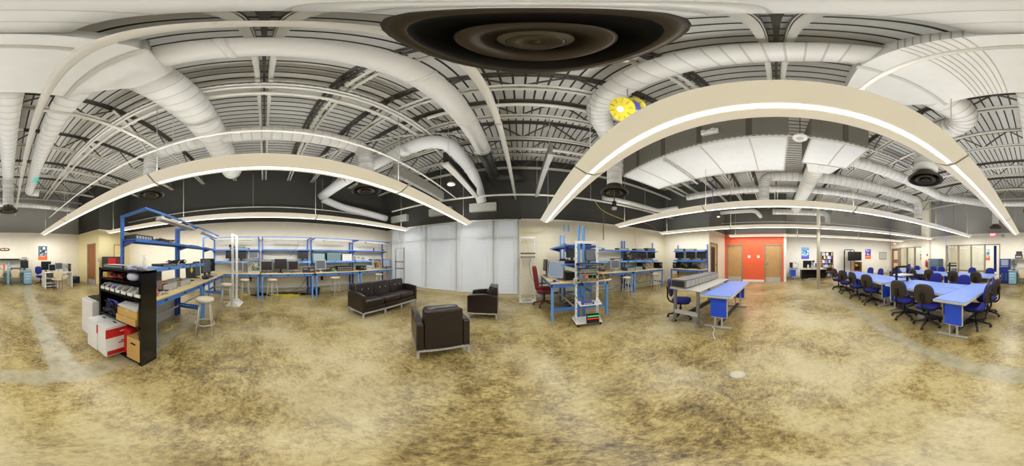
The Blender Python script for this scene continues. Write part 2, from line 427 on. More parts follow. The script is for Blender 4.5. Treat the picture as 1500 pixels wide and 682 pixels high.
# window wall : blinds
w = thing('window_1', 'tall window wall covered by pale translucent blinds', 'window'); w['kind'] = 'structure'
mb = MB()
edges = [-5.92, -5.25, -3.82, -2.42, -.97, -.08]
for e in edges: mb.box(e-.03, e+.03, YF-.02, YF+.1, .14, 2.85)
mb.box(-5.92, -.08, YF-.02, YF+.1, 2.80, 2.86); mb.box(-5.92, -.08, YF-.03, YF+.1, .1, .17); mb.box(-5.92, -.08, YF-.01, YF+.08, 2.15, 2.22)
mb.build('window_frame', 'lgrey', w)
for a, b in zip(edges, edges[1:]):
    mb = MB(); mb.box(a+.03, b-.03, YF+.07, YF+.075, .17, 2.8); mb.build('pane', 'glass', w)
for a, b in zip(edges, edges[1:]):
    mb = MB()
    mb.add([(a+.012, YF-.045, .16), (b-.012, YF-.045, .16), (b-.012, YF-.045, 2.84), (a+.012, YF-.045, 2.84)], [(0, 1, 2, 3)])
    mb.box(a+.012, b-.012, YF-.07, YF-.04, 2.82, 2.87)
    mb.box(a+.012, b-.012, YF-.06, YF-.035, .14, .17)
    bl = mb.build('blind', ['blind', 'white'], w)
    for i in range(1, len(bl.data.polygons)): bl.data.polygons[i].material_index = 1
    mb = MB()
    for q in (.16, .84):
        xx = a+(b-a)*q; mb.box(xx-.012, xx+.012, YF-.052, YF-.047, .16, 2.84)
    mb.build('ladder_tape', 'white', bl)

# doors
def door(name, label, axis, at, a0, a1, h, inw, panel, frame, handle_at, kick=True, glaze=None):
    d = thing(name, label, 'door'); d['kind'] = 'structure'
    def B(mb, u0, u1, w0, w1, z0, z1):
        if axis == 'y': mb.box(at+min(w0, w1)*inw, at+max(w0, w1)*inw, u0, u1, z0, z1) if inw > 0 else mb.box(at-w1, at-w0, u0, u1, z0, z1)
        else: mb.box(u0, u1, at+w0*inw, at+w1*inw, z0, z1)
    mb = MB()
    B(mb, a0, a0+.06, -.02, .14, 0, h); B(mb, a1-.06, a1, -.02, .14, 0, h); B(mb, a0, a1, -.02, .14, h-.06, h)
    mb.build('door_frame', frame, d)
    mb = MB()
    if glaze:
        g0, g1, z0, z1 = glaze
        B(mb, a0+.06, g0, .03, .075, .01, h-.06); B(mb, g1, a1-.06, .03, .075, .01, h-.06)
        zz = [.01]+[v for q in (z0 if isinstance(z0, list) else [(z0, z1)]) for v in q]+[h-.06]
        for i in range(0, len(zz), 2): B(mb, g0, g1, .03, .075, zz[i], zz[i+1])
        dp = mb.build('door_panel', panel, d)
        mb = MB()
        for q in (z0 if isinstance(z0, list) else [(z0, z1)]): B(mb, g0, g1, .045, .055, q[0], q[1])
        mb.build('glass_pane', GL, dp)
    else:
        B(mb, a0+.06, a1-.06, .03, .075, .01, h-.06); dp = mb.build('door_panel', panel, d)
    if kick:
        mb = MB(); B(mb, a0+.08, a1-.08, .022, .032, .02, .27); mb.build('kick_plate', 'silver', dp)
    mb = MB()
    B(mb, handle_at-.025, handle_at+.025, .012, .034, .98, 1.14); B(mb, handle_at-.012, handle_at+.012, -.04, .02, 1.04, 1.06)
    B(mb, min(handle_at-.012, handle_at+.1), max(handle_at, handle_at+.1), -.05, -.035, 1.04, 1.06)
    mb.build('door_handle', 'chrome', dp)
    return d
GL = 'charcoal'
door('door_1', 'wooden door with kick plate in the orange wall, next to the glazed door', 'y', 9.65, 2.02, 3.0, 2.23, 1, 'door_wood', 'door_frame', 2.83)
door('door_2', 'wooden door with kick plate at the free end of the orange wall', 'y', 9.65, -.32, .69, 2.23, 1, 'door_wood', 'door_frame', .52)
door('door_3', 'wooden door with a dark glass panel in the cream wall by the corner bench', 'x', 3.15, 7.36, 8.34, 2.2, 1, 'maple', 'frame_b', 8.18, False, (7.52, 8.1, .5, 2.0))
door('door_4', 'brown wooden door in the yellowish wall', 'y', -4.33, -8.2, -7.25, 2.2, -1, 'door_brown', 'trimgrey', -8.05)
GL = 'glass'
door('door_5', 'brown wooden door with glass panels beside the whiteboard', 'x', YB, 10.0, 10.95, 2.2, -1, 'door_brown', 'frame_b', 10.15, False, (10.2, 10.75, [(.3, .95), (1.25, 2.0)], 0))

# office windows in the back wall
def office(name, label, xs, z0, doorway=None):
    w = thing(name, label, 'window'); w['kind'] = 'structure'
    mb = MB()
    for x in xs: mb.box(x-.035, x+.035, YB-.14, YB+.02, .12 if x != xs[0] or doorway is None else 0, 2.25)
    mb.box(xs[0], xs[-1], YB-.14, YB+.02, 2.19, 2.25)
    lo = xs[0] if doorway is None else xs[1]
    mb.box(lo, xs[-1], YB-.14, YB+.02, z0-.05, z0+.01); mb.box(lo, xs[-1], YB-.14, YB+.02, .12, .18)
    fr = mb.build('window_frame', 'frame_b', w)
    for i, (a, b) in enumerate(zip(xs, xs[1:])):
        if i == 0 and doorway: continue
        mb = MB(); mb.box(a+.035, b-.035, YB-.07, YB-.06, z0, 2.19); mb.build('pane', 'glass', w)
        mb = MB(); mb.box(a+.035, b-.035, YB-.09, YB-.05, .18, z0-.05); mb.build('panel', 'cream', w)
    return w
office('window_2', 'wide office window in dark frames with an open doorway at one end', [1.9, 2.83, 3.72, 4.6, 5.48], .66, True)
office('window_3', 'narrower office window beside the brown glazed door', [7.52, 8.3, 9.12, 9.95], .66)
mb = MB()
mb.box(1.0, 6.3, -11.65, -11.5, 0, 2.9); mb.box(.9, 1.0, -11.6, YB-T, 0, 2.9); mb.box(6.3, 6.4, -11.6, YB-T, 0, 2.9); mb.box(.9, 6.4, -11.6, YB-T, 2.9, 3.0)
struct(mb.build('wall_office', 'white_wall'), 'pale office walls seen through the wide window', 'wall')
mb = MB()
mb.box(7.0, 11.3, -11.35, -11.2, 0, 2.9); mb.box(6.9, 7.0, -11.3, YB-T, 0, 2.9); mb.box(11.3, 11.4, -11.3, YB-T, 0, 2.9); mb.box(6.9, 11.4, -11.3, YB-T, 2.9, 3.0)
struct(mb.build('wall_corridor', 'white_wall'), 'pale corridor walls seen through the narrower window', 'wall')
# ------------------------------------------------------------------ roof joists
ZB = 4.75                      # underside of joists
def joist(y, x0=XL, x1=XR, double=False):
    t = thing('roof_joist', 'pale open-web steel joist crossing the room under the ribbed deck', 'joist', ((x0+x1)/2, y, ZB), 0, 'open-web roof joists')
    L = (x1-x0)/2; h = ZD-ZB-.005
    g = .05 if not double else .09
    mb = MB()
    for s in (-1, 1):
        mb.box(-L, L, s*g/2-.004 if s > 0 else -g/2-.05, g/2+.05 if s > 0 else -g/2+.004, h-.012, h)
        mb.box(-L, L, s*g/2-.004, s*g/2+.004, h-.06, h)
    mb.build('top_chord', 'steel_grey', t)
    mb = MB()
    for s in (-1, 1):
        mb.box(-L, L, g/2 if s > 0 else -g/2-.05, g/2+.05 if s > 0 else -g/2, 0, .01)
        mb.box(-L, L, s*g/2-.004, s*g/2+.004, 0, .055)
    mb.build('bottom_chord', 'steel_white', t)
    mb = MB(); n = max(2, int(2*L/.62)); st = 2*L/n
    for i in range(n):
        a = -L+i*st
        z0, z1 = (.03, h-.03) if i % 2 == 0 else (h-.03, .03)
        mb.bar((a, 0, z0), (a+st, 0, z1), .03, .03)
    mb.build('web', 'steel_grey', t)
    return t
for y in (0., .97, 1.92, 2.8, 3.66, 4.52, 5.4, -1.15, -2.49, -4.0, -5.9, -7.4, -8.8):
    x1 = XR if y < -.7 else (9.6 if y < 3.1 else 7.15)
    x0 = XL if y > -6.9 else -4.28
    joist(y, x0, x1, y == 0.)

# ------------------------------------------------------------------ ducts
def duct(label, pts, r, bend=.45, parent=None, mats=('duct', 'ductseam'), step=.19, group=None, spiral=True, caps=True, cat='duct', extra=()):
    t = thing('air_duct', label, cat, pts[0], 0, group)
    o = Vector(pts[0]); P = rounded([Vector(p)-o for p in pts], bend)
    q = resample(P, step if spiral else .5)
    full, rad, seam = [], [], []
    if spiral:
        for i, p in enumerate(q):
            if 0 < i < len(q)-1:
                d = (q[i+1]-q[i-1]).normalized()
                full += [p-d*.008, p, p+d*.008]; rad += [r, r+.005, r]; seam += [1, 1, 0]
            else: full.append(p); rad.append(r); seam.append(0)
    else: full, rad, seam = q, [r]*len(q), [0]*len(q)
    mb = MB(); mb.tube(full, rad, 28, caps, seam)
    mb.build('duct_pipe', list(mats), t)
    return t
def collar(t, p, d, r, w=.06, m='duct'):
    p = Vector(p)-t.location; d = Vector(d).normalized()
    mb = MB(); mb.tube([p-d*w/2, p-d*w/4, p+d*w/4, p+d*w/2], [r+.004, r+.014, r+.014, r+.004], 28)
    mb.build('joint_collar', m, t)
ZDU = 4.42
# plenum with its transitions
pl = thing('air_plenum', 'large white sheet-metal plenum right above the middle of the room', 'plenum', (0, -1.12, 4.15))
mb = MB(); mb.box(-.62, 1.0, -.56, .56, 0, .62)
for i in range(8): mb.m(1).box(.25+i*.05, .262+i*.05, -.565, .565, -.006, .625)
mb.build('plenum_box', ['duct', 'ductseam'], pl, .01)
mb = MB()   # end transition to the round duct
n = 24; ring = []
for k in range(n):
    a = 2*PI*k/n+PI/4
    c, s = math.cos(a), math.sin(a); mxx = max(abs(c), abs(s))
    ring.append(((-.62, .56*c/mxx, .31+.31*s/mxx), (-1.12, .12+.3*c, .3+.3*s)))
vs = [p[0] for p in ring]+[p[1] for p in ring]
mb.add(vs, [(k, (k+1) % n, n+(k+1) % n, n+k) for k in range(n)], True)
tr = mb.build('round_transition', 'duct', pl); fixnormals(tr)
mb = MB()
vs = [(1.0, -.56, 0), (1.0, .56, 0), (1.0, .56, .62), (1.0, -.56, .62), (1.55, -.3, .1), (1.55, .42, .1), (1.55, .42, .55), (1.55, -.3, .55)]
mb.add(vs, [(0, 1, 5, 4), (1, 2, 6, 5), (2, 3, 7, 6), (3, 0, 4, 7), (4, 5, 6, 7)], False)
tr = mb.build('end_cone', 'duct', pl); fixnormals(tr)
mb = MB()
for x in (-.62, 1.0):
    mb = MB(); mb.box(x-.02, x+.02, -.58, .58, -.02, .64); mb.build('flange', 'ductseam', pl)
Y0 = -.98
d3 = duct('biggest white spiral duct, running from the plenum towards the long bench wall', [(-1.12, -1.0, ZDU+.03), (-5.05, -1.0, ZDU+.03)], .3, group=None)
for x in (-1.9, -3.75, -4.9): collar(d3, (x, -1.0, ZDU+.03), (1, 0, 0), .3)
d1 = duct('smooth white duct ending in a dark elbow above the blinds', [(-.86, -.85, ZDU), (-.86, 3.75, ZDU)], .175, spiral=False)
for y in (-.2, 1.2, 2.5, 3.6): collar(d1, (-.86, y, ZDU), (0, 1, 0), .175)
duct('dark grey continuation of the smooth duct, with an elbow at the window wall', [(-.86, 3.76, ZDU-.02), (-.86, 5.45, ZDU-.02), (.1, 5.45, ZDU-.02)], .17, .3, mats=('duct_dark', 'duct_dark'), spiral=False)
d5 = duct('straight white spiral duct running to the far desks', [(0, -1.7, ZDU), (0, -5.6, ZDU), (0, -5.6, 3.2)], .19, .35)
d0 = duct('short white duct straight overhead that feeds the nearest diffuser', [(0, -.55, ZDU), (.04, .42, ZDU), (.04, .42, 3.25)], .22, .4)
d6 = duct('white spiral duct with a cyan label, beside the one to the far desks', [(-.72, -1.4, ZDU-.02), (-.88, -6.9, ZDU-.02), (-1.3, -6.9, ZDU-.02)], .18, .3)
mb = MB()
for i in range(9):
    a0 = -PI*.95+i*.22
    a1 = a0+.16
    vs = [(-.135+.184*math.cos(a), y, .184*math.sin(a)) for y in (-4.15, -3.7) for a in (a0, a1)]
    mb.add(vs, [(0, 1, 3, 2)])
mb.build('pipe_label', 'cyan', d6)
d2 = duct('white spiral branch duct from the biggest duct towards the blinds', [(-3.1, -.8, ZDU-.02), (-3.05, 2.2, ZDU-.02), (-3.05, 2.2, 3.25)], .18, .35)
d2b = duct('short white elbow branch of the biggest duct, above the shelf bench', [(-3.12, -1.2, ZDU-.02), (-3.1, -2.6, ZDU-.02), (-3.1, -2.6, 3.25)], .18, .35)
d4 = duct('white spiral duct with a big elbow beside the yellow cord reel', [(.78, -1.1, ZDU), (.98, 0, ZDU), (1.0, 2.05, ZDU), (2.12, 3.25, ZDU), (2.12, 3.25, 3.25)], .18, .4)
d4b = duct('wide white elbow duct leaving the plenum above the blue tables', [(1.12, -1.45, ZDU), (.95, -2.5, ZDU), (1.93, -2.62, ZDU-.02), (1.92, -2.5, 3.25)], .24, .5)
d7 = duct('foil wrapped flexible duct bending twice below the roof by the blinds', [(-6.0, 2.2, 3.95), (-3.4, 2.9, ZDU), (-1.5, 2.9, ZDU), (-1.48, 5.1, ZDU), (-1.35, 5.62, 3.5)], .18, .6, spiral=False, mats=('insul', 'ductseam'))
for p, dd in (((-4.6, 2.52, 4.21), (1, .27, .18)), ((-2.6, 2.9, ZDU), (1, 0, 0)), ((-1.48, 4.4, ZDU), (0, 1, 0))): collar(d7, p, dd, .178, .05)
d8 = duct('flexible duct running along the dark wall above the bench shelves', [(-6.0, 2.25, 3.85), (-6.05, 3.2, 3.6), (-5.7, 5.3, 3.35)], .15, .4, spiral=False, mats=('insul', 'ductseam'))
for x, lb in ((-1.35, 'white wall box where the foil wrapped duct ends above the blinds'), (-3.1, 'white wall box above the blinds, further from the block wall'), (-5.3, 'white wall box in the corner where the dark flexible duct ends')):
    b = MB(); b.box(-.5, .5, -.1, .08, -.16, .16); o = b.build('wall_box', 'lgrey', None, .01, (x, YF-.09, 3.35)); tag(o, lb, 'duct box', 'duct boxes on the window wall')
# rectangular roof ducts
def boxduct(label, x0, x1, y0, y1, z0, z1, seams):
    t = thing('rectangular_duct', label, 'duct', (x0, y0, z0))
    mb = MB(); mb.box(0, x1-x0, 0, y1-y0, 0.012, z1-z0); mb.build('duct_body', 'dull_grey', t)  # grey sides: the shade on them is put into the colour
    mb = MB(); mb.box(0.01, x1-x0-.01, 0.01, y1-y0-.01, 0, .012)
    for q in seams: mb.m(1).box(0, x1-x0, q-y0-.014, q-y0+.014, -.012, 0)
    mb.m(1)
    mb.box(-.01, .02, -.01, y1-y0+.01, -.015, .02); mb.box(x1-x0-.02, x1-x0+.01, -.01, y1-y0+.01, -.015, .02)
    mb.box(0, x1-x0, -.01, .02, -.015, .02); mb.box(0, x1-x0, y1-y0-.02, y1-y0+.01, -.015, .02)
    mb.build('bottom_panel', ['insul', 'ductseam'], t)
    for q in seams:
        mb = MB(); mb.box(-.012, 0, q-y0-.05, q-y0+.05, 0.02, z1-z0); mb.build('side_band', 'steel_grey', t)
    return t
boxduct('long rectangular duct with white seamed underside, sides coloured as unlit', 2.64, 4.1, -.2, 3.6, 3.9, 4.66, [.45, 1.35, 2.2, 3.0])
bd = boxduct('shorter rectangular duct with white underside feeding the round duct', 2.64, 3.66, -1.68, -.58, 3.9, 4.66, [-1.2])
mb = MB()
mb.add([(1.02, .1, .05), (1.02, 1.0, .05), (1.02, 1.0, .7), (1.02, .1, .7), (1.5, .28, .02), (1.5, .85, .02), (1.5, .85, .6), (1.5, .28, .6)], [(0, 1, 5, 4), (1, 2, 6, 5), (2, 3, 7, 6), (3, 0, 4, 7)])
mb.build('outlet_collar', 'duct', bd)
d9 = duct('fat white round duct leaving the shorter rectangular duct towards the orange wall', [(3.7, -1.08, 4.2), (9.0, -1.08, 4.2)], .27)
for x in (4.1, 5.4, 7.2): collar(d9, (x, -1.08, 4.2), (1, 0, 0), .27)
duct('white branch duct with an elbow above the drawer console', [(5.1, -.9, 4.25), (5.14, .39, 4.25), (5.14, .39, 3.25)], .17, .33)
duct('white branch duct with an elbow above the bookcase side tables', [(4.95, -1.25, 4.2), (4.95, -5.87, 4.2), (4.95, -5.87, 3.25)], .19, .35)
duct('long white duct with one bend above the blue tables', [(3.9, -1.4, ZDU), (4.1, -6.5, ZDU), (2.0, -8.75, ZDU-.05), (2.0, -8.75, 3.25)], .19, .4)
duct('white duct running across in front of the orange wall', [(6.6, 4.0, ZDU), (6.6, -7.6, ZDU)], .15)
duct('white duct with a drop near the support post', [(8.9, .2, 4.0), (8.9, -2.9, 4.0), (8.9, -2.9, 3.25)], .15, .3)
duct('slim white duct high over the corner bench, with a cyan and pink label', [(2.9, 5.2, 3.75), (5.9, 5.2, 3.75), (6.4, 4.4, 3.9)], .1, .3, spiral=False)
duct('slim white duct above the closet wall', [(7.9, 2.8, 3.8), (7.9, 1.0, 3.8), (8.4, .8, 3.6)], .1, .25, spiral=False)
duct('thin white duct along the back of the room near the office window', [(-3.9, -8.6, 4.2), (2.2, -7.9, 4.2)], .13)
# diffusers
def diffuser():
    t = thing('air_diffuser', 'x', 'diffuser', (0, 0, 3.08), 0, 'round dark ceiling diffusers')
    mb = MB()
    mb.lathe([(.19, .22), (.19, .16), (.33, .05), (.345, .03), (.345, .018), (.315, .0), (.30, .012)], n=36)
    mb.build('outer_cone', 'diffuser', t)
    mb = MB(); mb.lathe([(.30, .012), (.27, .07), (.15, .13), (.19, .16)], n=36); mb.build('throat', 'diffuser_in', t)
    mb = MB(); mb.lathe([(.16, .10), (.19, .05), (.205, .012), (.195, .0), (.16, .01), (.11, .06), (.1, .1)], n=36); mb.build('middle_ring', 'diffuser', t)
    mb = MB(); mb.lathe([(.06, .09), (.065, .03), (.08, .008), (.07, .0), (.045, .012), (.012, .03), (.012, .02), (0, .02)], n=28); mb.build('inner_ring', 'diffuser', t)
    return t
DF = [((.04, .42), 'dark round diffuser almost straight overhead, by far the largest in view'),
      ((2.12, 3.25), 'dark round diffuser over the cream block wall bench, below the long elbow duct'),
      ((-3.05, 2.2), 'dark round diffuser above the middle of the long bench wall'),
      ((-3.1, -2.6), 'dark round diffuser above the black shelf and its bench'),
      ((1.92, -2.5), 'dark bluish round diffuser above the nearest blue tables'),
      ((0, -5.6), 'dark round diffuser above the far light blue desks'),
      ((5.14, .39), 'dark round diffuser in front of the orange wall'),
      ((4.95, -5.87), 'dark round diffuser above the rear row of blue tables'),
      ((8.9, -2.9), 'dark round diffuser beside the support post, near the bookcase'),
      ((2.0, -8.75), 'dark round diffuser by the exit sign')]
df = diffuser()
for i, ((x, y), lb) in enumerate(DF):
    if i == 0: df.location = (x, y, 3.08); df['label'] = lb
    else: dup(df, lb, (x, y, 3.08), 0)
# ------------------------------------------------------------------ pendant lights
def pendant(x, y0, y1, label, zb=2.652, cuts=4):
    t = thing('pendant_light', label, 'light fixture', (x, (y0+y1)/2, zb), 0, 'long curved cream pendant lights')
    L = (y1-y0)/2
    mb = MB()
    prof = [(-.045, 0), (-.205, .085), (-.205, .1), (-.07, .06), (-.05, .075), (.05, .075), (.07, .06), (.205, .1), (.205, .085), (.045, 0), (.024, .004), (-.024, .004)]
    mb.prism(prof, 'y', -L, L); o = mb.build('housing', 'fixture', t); fixnormals(o)
    n = max(1, round(2*L/3.62)); s = 2*L/n
    for i in range(n):
        a = -L+i*s
        mb = MB(); mb.box(-.023, .023, a+.04, a+s-.04, .001, .006); mb.build('lens', 'lens', t)
        mb = MB(); mb.box(-.05, .05, a+.04, a+s-.04, .077, .08); mb.build('upfill_strip', 'upfill', t)  # unseen glowing strip on top, added to light the ceiling
        if i:
            mb = MB(); mb.prism([(-.062, -.003), (-.21, .083), (-.21, .105), (.21, .105), (.21, .083), (.062, -.003)], 'y', a-.012, a+.012)
            o = mb.build('joint_cover', 'lgrey', t)
    l = bpy.data.lights.new('tube_light', 'AREA'); l.shape = 'RECTANGLE'; l.size = .06; l.size_y = 2*L-.1; l.energy = DOWN*2*L; l.color = (.98, .99, 1)
    lo = bpy.data.objects.new('tube_light', l); COL.objects.link(lo); lo.parent = t; lo.location = (0, 0, -.008)
    for yy in [-L+.35]+[-L+i*s for i in range(1, n)]+[L-.35]:
        wy = (y0+y1)/2+yy; top = ZB-zb
        if abs(x-.87) < .1 and -1.9 < wy < 2.3: top = (4.14 if wy < -.5 else 4.23)-zb
        if abs(x-3.65) < .1 and -1.7 < wy < 3.7: top = 3.88-zb
        mb = MB(); mb.cyl((0, yy, .09), (0, yy, top), .006, 6); mb.build('hanger', 'steel_white', t)
    return t
pendant(-1.91, -8.55, 5.6, 'long lit pendant light between the sofa and the plenum')
pendant(.87, -8.6, 5.4, 'long lit pendant light passing over the middle, the brightest one in view')
pendant(3.65, -9.0, 5.25, 'long lit pendant light over the drawer console')
pendant(6.43, -9.0, 5.45, 'long lit pendant light over the corner bench and support post')
pendant(9.2, -9.0, 2.7, 'lit pendant light close to the orange wall')
pendant(-4.7, -6.6, 5.6, 'long lit pendant light along the bench wall')
# dark and grey hung panels
def panel(label, x, y0, y1, z0, z1, m1, th=.05):
    t = thing('hanging_board', label, 'board', (x, (y0+y1)/2, z0))
    L = (y1-y0)/2
    mb = MB(); mb.box(-th/2, th/2, -L, L, .05, z1-z0); mb.build('panel_board', m1, t)
    mb = MB(); mb.box(-.05, .08 if m1 == 'black' else .05, -L, L, 0, .05); mb.build('bottom_rail', 'lgrey' if m1 == 'black' else 'mgrey', t)
    for yy in (-L*.85, L*.85):
        mb = MB(); mb.cyl((0, yy, z1-z0), (0, yy, ZB-z0), .006, 6); mb.build('hanger', 'steel_white', t)
    return t
panel('long black hanging panel with a pale lower edge near the blinds', -1.28, 2.55, 4.6, 3.3, 3.62, 'black')
panel('long grey hanging panel beside the curved light near the blinds', -2.3, 2.35, 4.5, 3.28, 3.6, 'dull_grey')
panel('long pale grey hanging panel above the light at the block wall', .5, 2.6, 5.0, 3.42, 3.7, 'mgrey')
# ------------------------------------------------------------------ pipes
def pipe(label, pts, r=.03, m='pipe', cat='pipe', bend=.08, hang=()):
    t = thing('ceiling_pipe', label, cat, pts[0], 0)
    o = Vector(pts[0])
    mb = MB(); mb.tube(rounded([Vector(p)-o for p in pts], bend, 4), r, 12); mb.build('pipe_run', m, t)
    for h in hang:
        h = Vector(h)-o
        mb = MB(); mb.cyl(h+Vector((0, 0, r)), (h.x, h.y, ZB-o.z), .006, 6)
        mb.tube([(h.x, h.y-.02, h.z), (h.x, h.y+.02, h.z)], r+.008, 12); mb.build('hanger', 'steel_white', t)
    return t
pipe('thick white pipe along the ceiling right above, ending at the blinds', [(-.36, -8.4, 3.65), (-.31, .4, 3.65), (-.17, 5.85, 3.65)], .042, hang=((-.335, -4, 3.65), (-.269, 2, 3.65)))
pipe('white pipe crossing in front of the window wall', [(-5.2, 5.2, 3.58), (7.1, 5.2, 3.58)], .035, hang=((-2.9, 5.2, 3.58), (2.4, 5.2, 3.58), (5, 5.2, 3.58)))
pipe('thin white pipe above the pendant light by the sofa', [(-2.16, -8.4, 3.6), (-2.16, 5.2, 3.6)], .022, hang=((-2.16, -6, 3.6), (-2.16, -1.35, 3.6), (-2.16, 3, 3.6)))
pipe('white pipe crossing under the plenum', [(-.26, -.62, 3.65), (1.15, -.65, 3.65), (1.4, -.65, 3.4)], .026)
pipe('white pipe crossing between two lengthwise pipes behind the plenum', [(-.3, -1.68, 3.65), (-2.16, -1.66, 3.62)], .026)
pipe('white pipe high under the joists, the one nearer the sofa side of a pair', [(-2.0, -8.5, 4.62), (-2.0, 4.4, 4.62)], .035)
pipe('white pipe high under the joists, the one nearer the plenum of a pair', [(-1.82, -8.5, 4.62), (-1.82, 4.4, 4.62)], .035)
pipe('thin white pipe along the dark wall above the benches', [(-5.9, -6.5, 3.35), (-5.9, 5.2, 3.35)], .018, hang=((-5.9, -3.2, 3.35), (-5.9, -.4, 3.35), (-5.9, 2.2, 3.35)))
pipe('white pipe crossing high near the block wall', [(-1.2, 4.1, 4.685), (6.9, 4.1, 4.685)], .05)
pipe('white pipe pair member crossing under the third joist', [(-1.5, 2.35, 4.66), (2.2, 2.35, 4.66)], .04)
pipe('white pipe crossing high over the rear tables', [(-.3, -3.2, 4.66), (11.2, -3.2, 4.66)], .04)
pipe('white pipe crossing high between the rear tables and the back wall', [(-4.1, -5.1, 4.66), (11.2, -5.1, 4.66)], .04)
pipe('grey conduit down the block wall beside the bench', [(3.3, YF-.02, 4.4), (3.3, YF-.02, 2.2)], .014, 'mgrey', 'conduit')
pipe('thin pale conduit crossing over the orange wall', [(8.3, 2.9, 3.3), (8.3, -8.8, 3.3)], .018)
def strut(label, a, b):
    a = Vector(a); b = Vector(b)
    t = MB(); L = (b-a).length
    t.box(0, L, -.02, .02, 0, .04)
    n = int(L/.1)
    for i in range(n): t.m(1).box(.03+i*.1, .075+i*.1, -.0205, .0205, .012, .028)
    o = t.build('strut_channel', ['lgrey', 'black'], None, 0, a, math.atan2(b.y-a.y, b.x-a.x)); tag(o, label, 'strut'); return o
strut('slotted steel strut under the deck by the biggest duct', (-1.72, -4.2, 4.55), (-1.72, 2.9, 4.55))
strut('slotted steel strut along the near edge of the rectangular ducts', (2.55, -3.2, 3.82), (2.55, 3.4, 3.82))
strut('slotted steel strut crossing under the joists by the sofa', (-4.6, 1.3, 4.6), (-.7, 3.4, 4.6))
strut('slotted steel strut under the joists behind the plenum', (-3.9, -3.1, 4.6), (-1.5, -2.0, 4.6))
strut('slotted steel strut hung under the long rectangular duct', (2.66, 2.2, 3.8), (4.3, 2.25, 3.8))
# girder at the deck above the wall line
# reels, speakers, detectors
t = thing('cord_reel', 'yellow cord reel hanging from the roof on a thin rod', 'cord reel', (1.02, 1.32, 3.62))
R1 = Vector((-1, 0, 0)).rotation_difference(Vector((-.7, .12, -.46))).to_matrix()
mb = MB()
for s in (-.075, .07):
    if 1:
        mb.tube([R1 @ Vector((s-.012, 0, 0)), R1 @ Vector((s+.012, 0, 0))], [.19, .19], 28)
        mb.tube([R1 @ Vector((s-.02, 0, 0)), R1 @ Vector((s+.02, 0, 0))], [.1, .1], 20)
    mb.m(1)
    for k in range(10): mb.bar(R1 @ Vector((s-.014, .11*math.cos(k*.628), .11*math.sin(k*.628))), R1 @ Vector((s-.014, .175*math.cos(k*.628), .175*math.sin(k*.628))), .012, .012)
    mb.m(2).tube([R1 @ Vector((s-.026, 0, 0)), R1 @ Vector((s-.018, 0, 0))], [.05, .05], 16); mb.m(0)
    mb.build('reel_flange', ['yellow', 'yellow_d', 'paper'], t); mb = MB()
mb = MB(); mb.tube([R1 @ Vector((x*.012-.06, 0, 0)) for x in range(11)], [.135+.01*(i % 2) for i in range(11)], 24); mb.build('wound_cord', 'purple', t)
mb = MB(); mb.bar(R1 @ Vector((.13, 0, -.2)), R1 @ Vector((.13, 0, .2)), .12, .03); mb.bar(R1 @ Vector((.13, 0, .2)), R1 @ Vector((-.02, 0, .21)), .1, .02); mb.bar(R1 @ Vector((.13, 0, -.19)), R1 @ Vector((-.08, 0, -.21)), .12, .03); mb.build('bracket', 'yellow', t)
mb = MB(); mb.tube([R1 @ Vector((0, 0, .21)), (0, 0, .3), (0, 0, .625)], .009, 8); mb.cbox((0, 0, .24), (.1, .05, .05), .5); mb.build('hanger', 'steel_white', t)
mb = MB(); mb.lathe([(.0, -.03), (.03, -.03), (.035, 0), (.03, .03), (0, .03)], (0.04, -.08, -.12)); mb.build('cord_stop', 'white', t)
def disc(name, label, cat, x, y, z, r, m, rod=True):
    t = thing(name, label, cat, (x, y, z))
    mb = MB(); mb.lathe([(0, 0), (r*.8, 0), (r, .012), (r, .03), (r*.8, .055), (0, .06)], n=24); mb.build('housing', m, t)
    mb = MB(); mb.lathe([(0, -.008), (r*.45, -.006), (r*.5, 0)], n=20); mb.build('sensor_face', 'lgrey', t)
    if rod: mb = MB(); mb.cyl((0, 0, .05), (0, 0, ZB-z), .008, 6); mb.build('hanger', 'steel_grey', t)
    return t
disc('hanging_speaker', 'cream round dome hanging on a rod beside the black panel', 'speaker', -1.62, 3.6, 3.35, .1, 'cream')
disc('wifi_antenna', 'white round disc hanging between the two rectangular ducts', 'antenna', 2.58, -.38, 3.8, .125, 'white')
disc('smoke_detector', 'small white detector high over the closet wall', 'detector', 6.9, 2.55, 3.3, .07, 'white')
disc('smoke_detector', 'small white detector above the yellowish wall', 'detector', -3.0, -7.3, 3.3, .08, 'white')
disc('ceiling_camera', 'small dark dome camera under the light by the rear tables', 'camera', 4.3, -8.2, 3.0, .06, 'black')
disc('ceiling_camera', 'small dark dome camera near the television stand', 'camera', 7.4, -6.2, 3.0, .06, 'black')
t = thing('emergency_light', 'white twin emergency light on the side of the long rectangular duct', 'emergency light', (2.6, 1.12, 4.2))
mb = MB(); mb.box(-.04, .035, -.16, .16, -.06, .06); mb.build('housing', 'white', t, .01)
for s in (-1, 1):
    mb = MB(); mb.lathe([(0, -.02), (.05, -.02), (.055, 0), (.03, .03), (0, .03)], (-.07, s*.09, 0), 14); mb.build('lamp_head', 'lgrey', t)
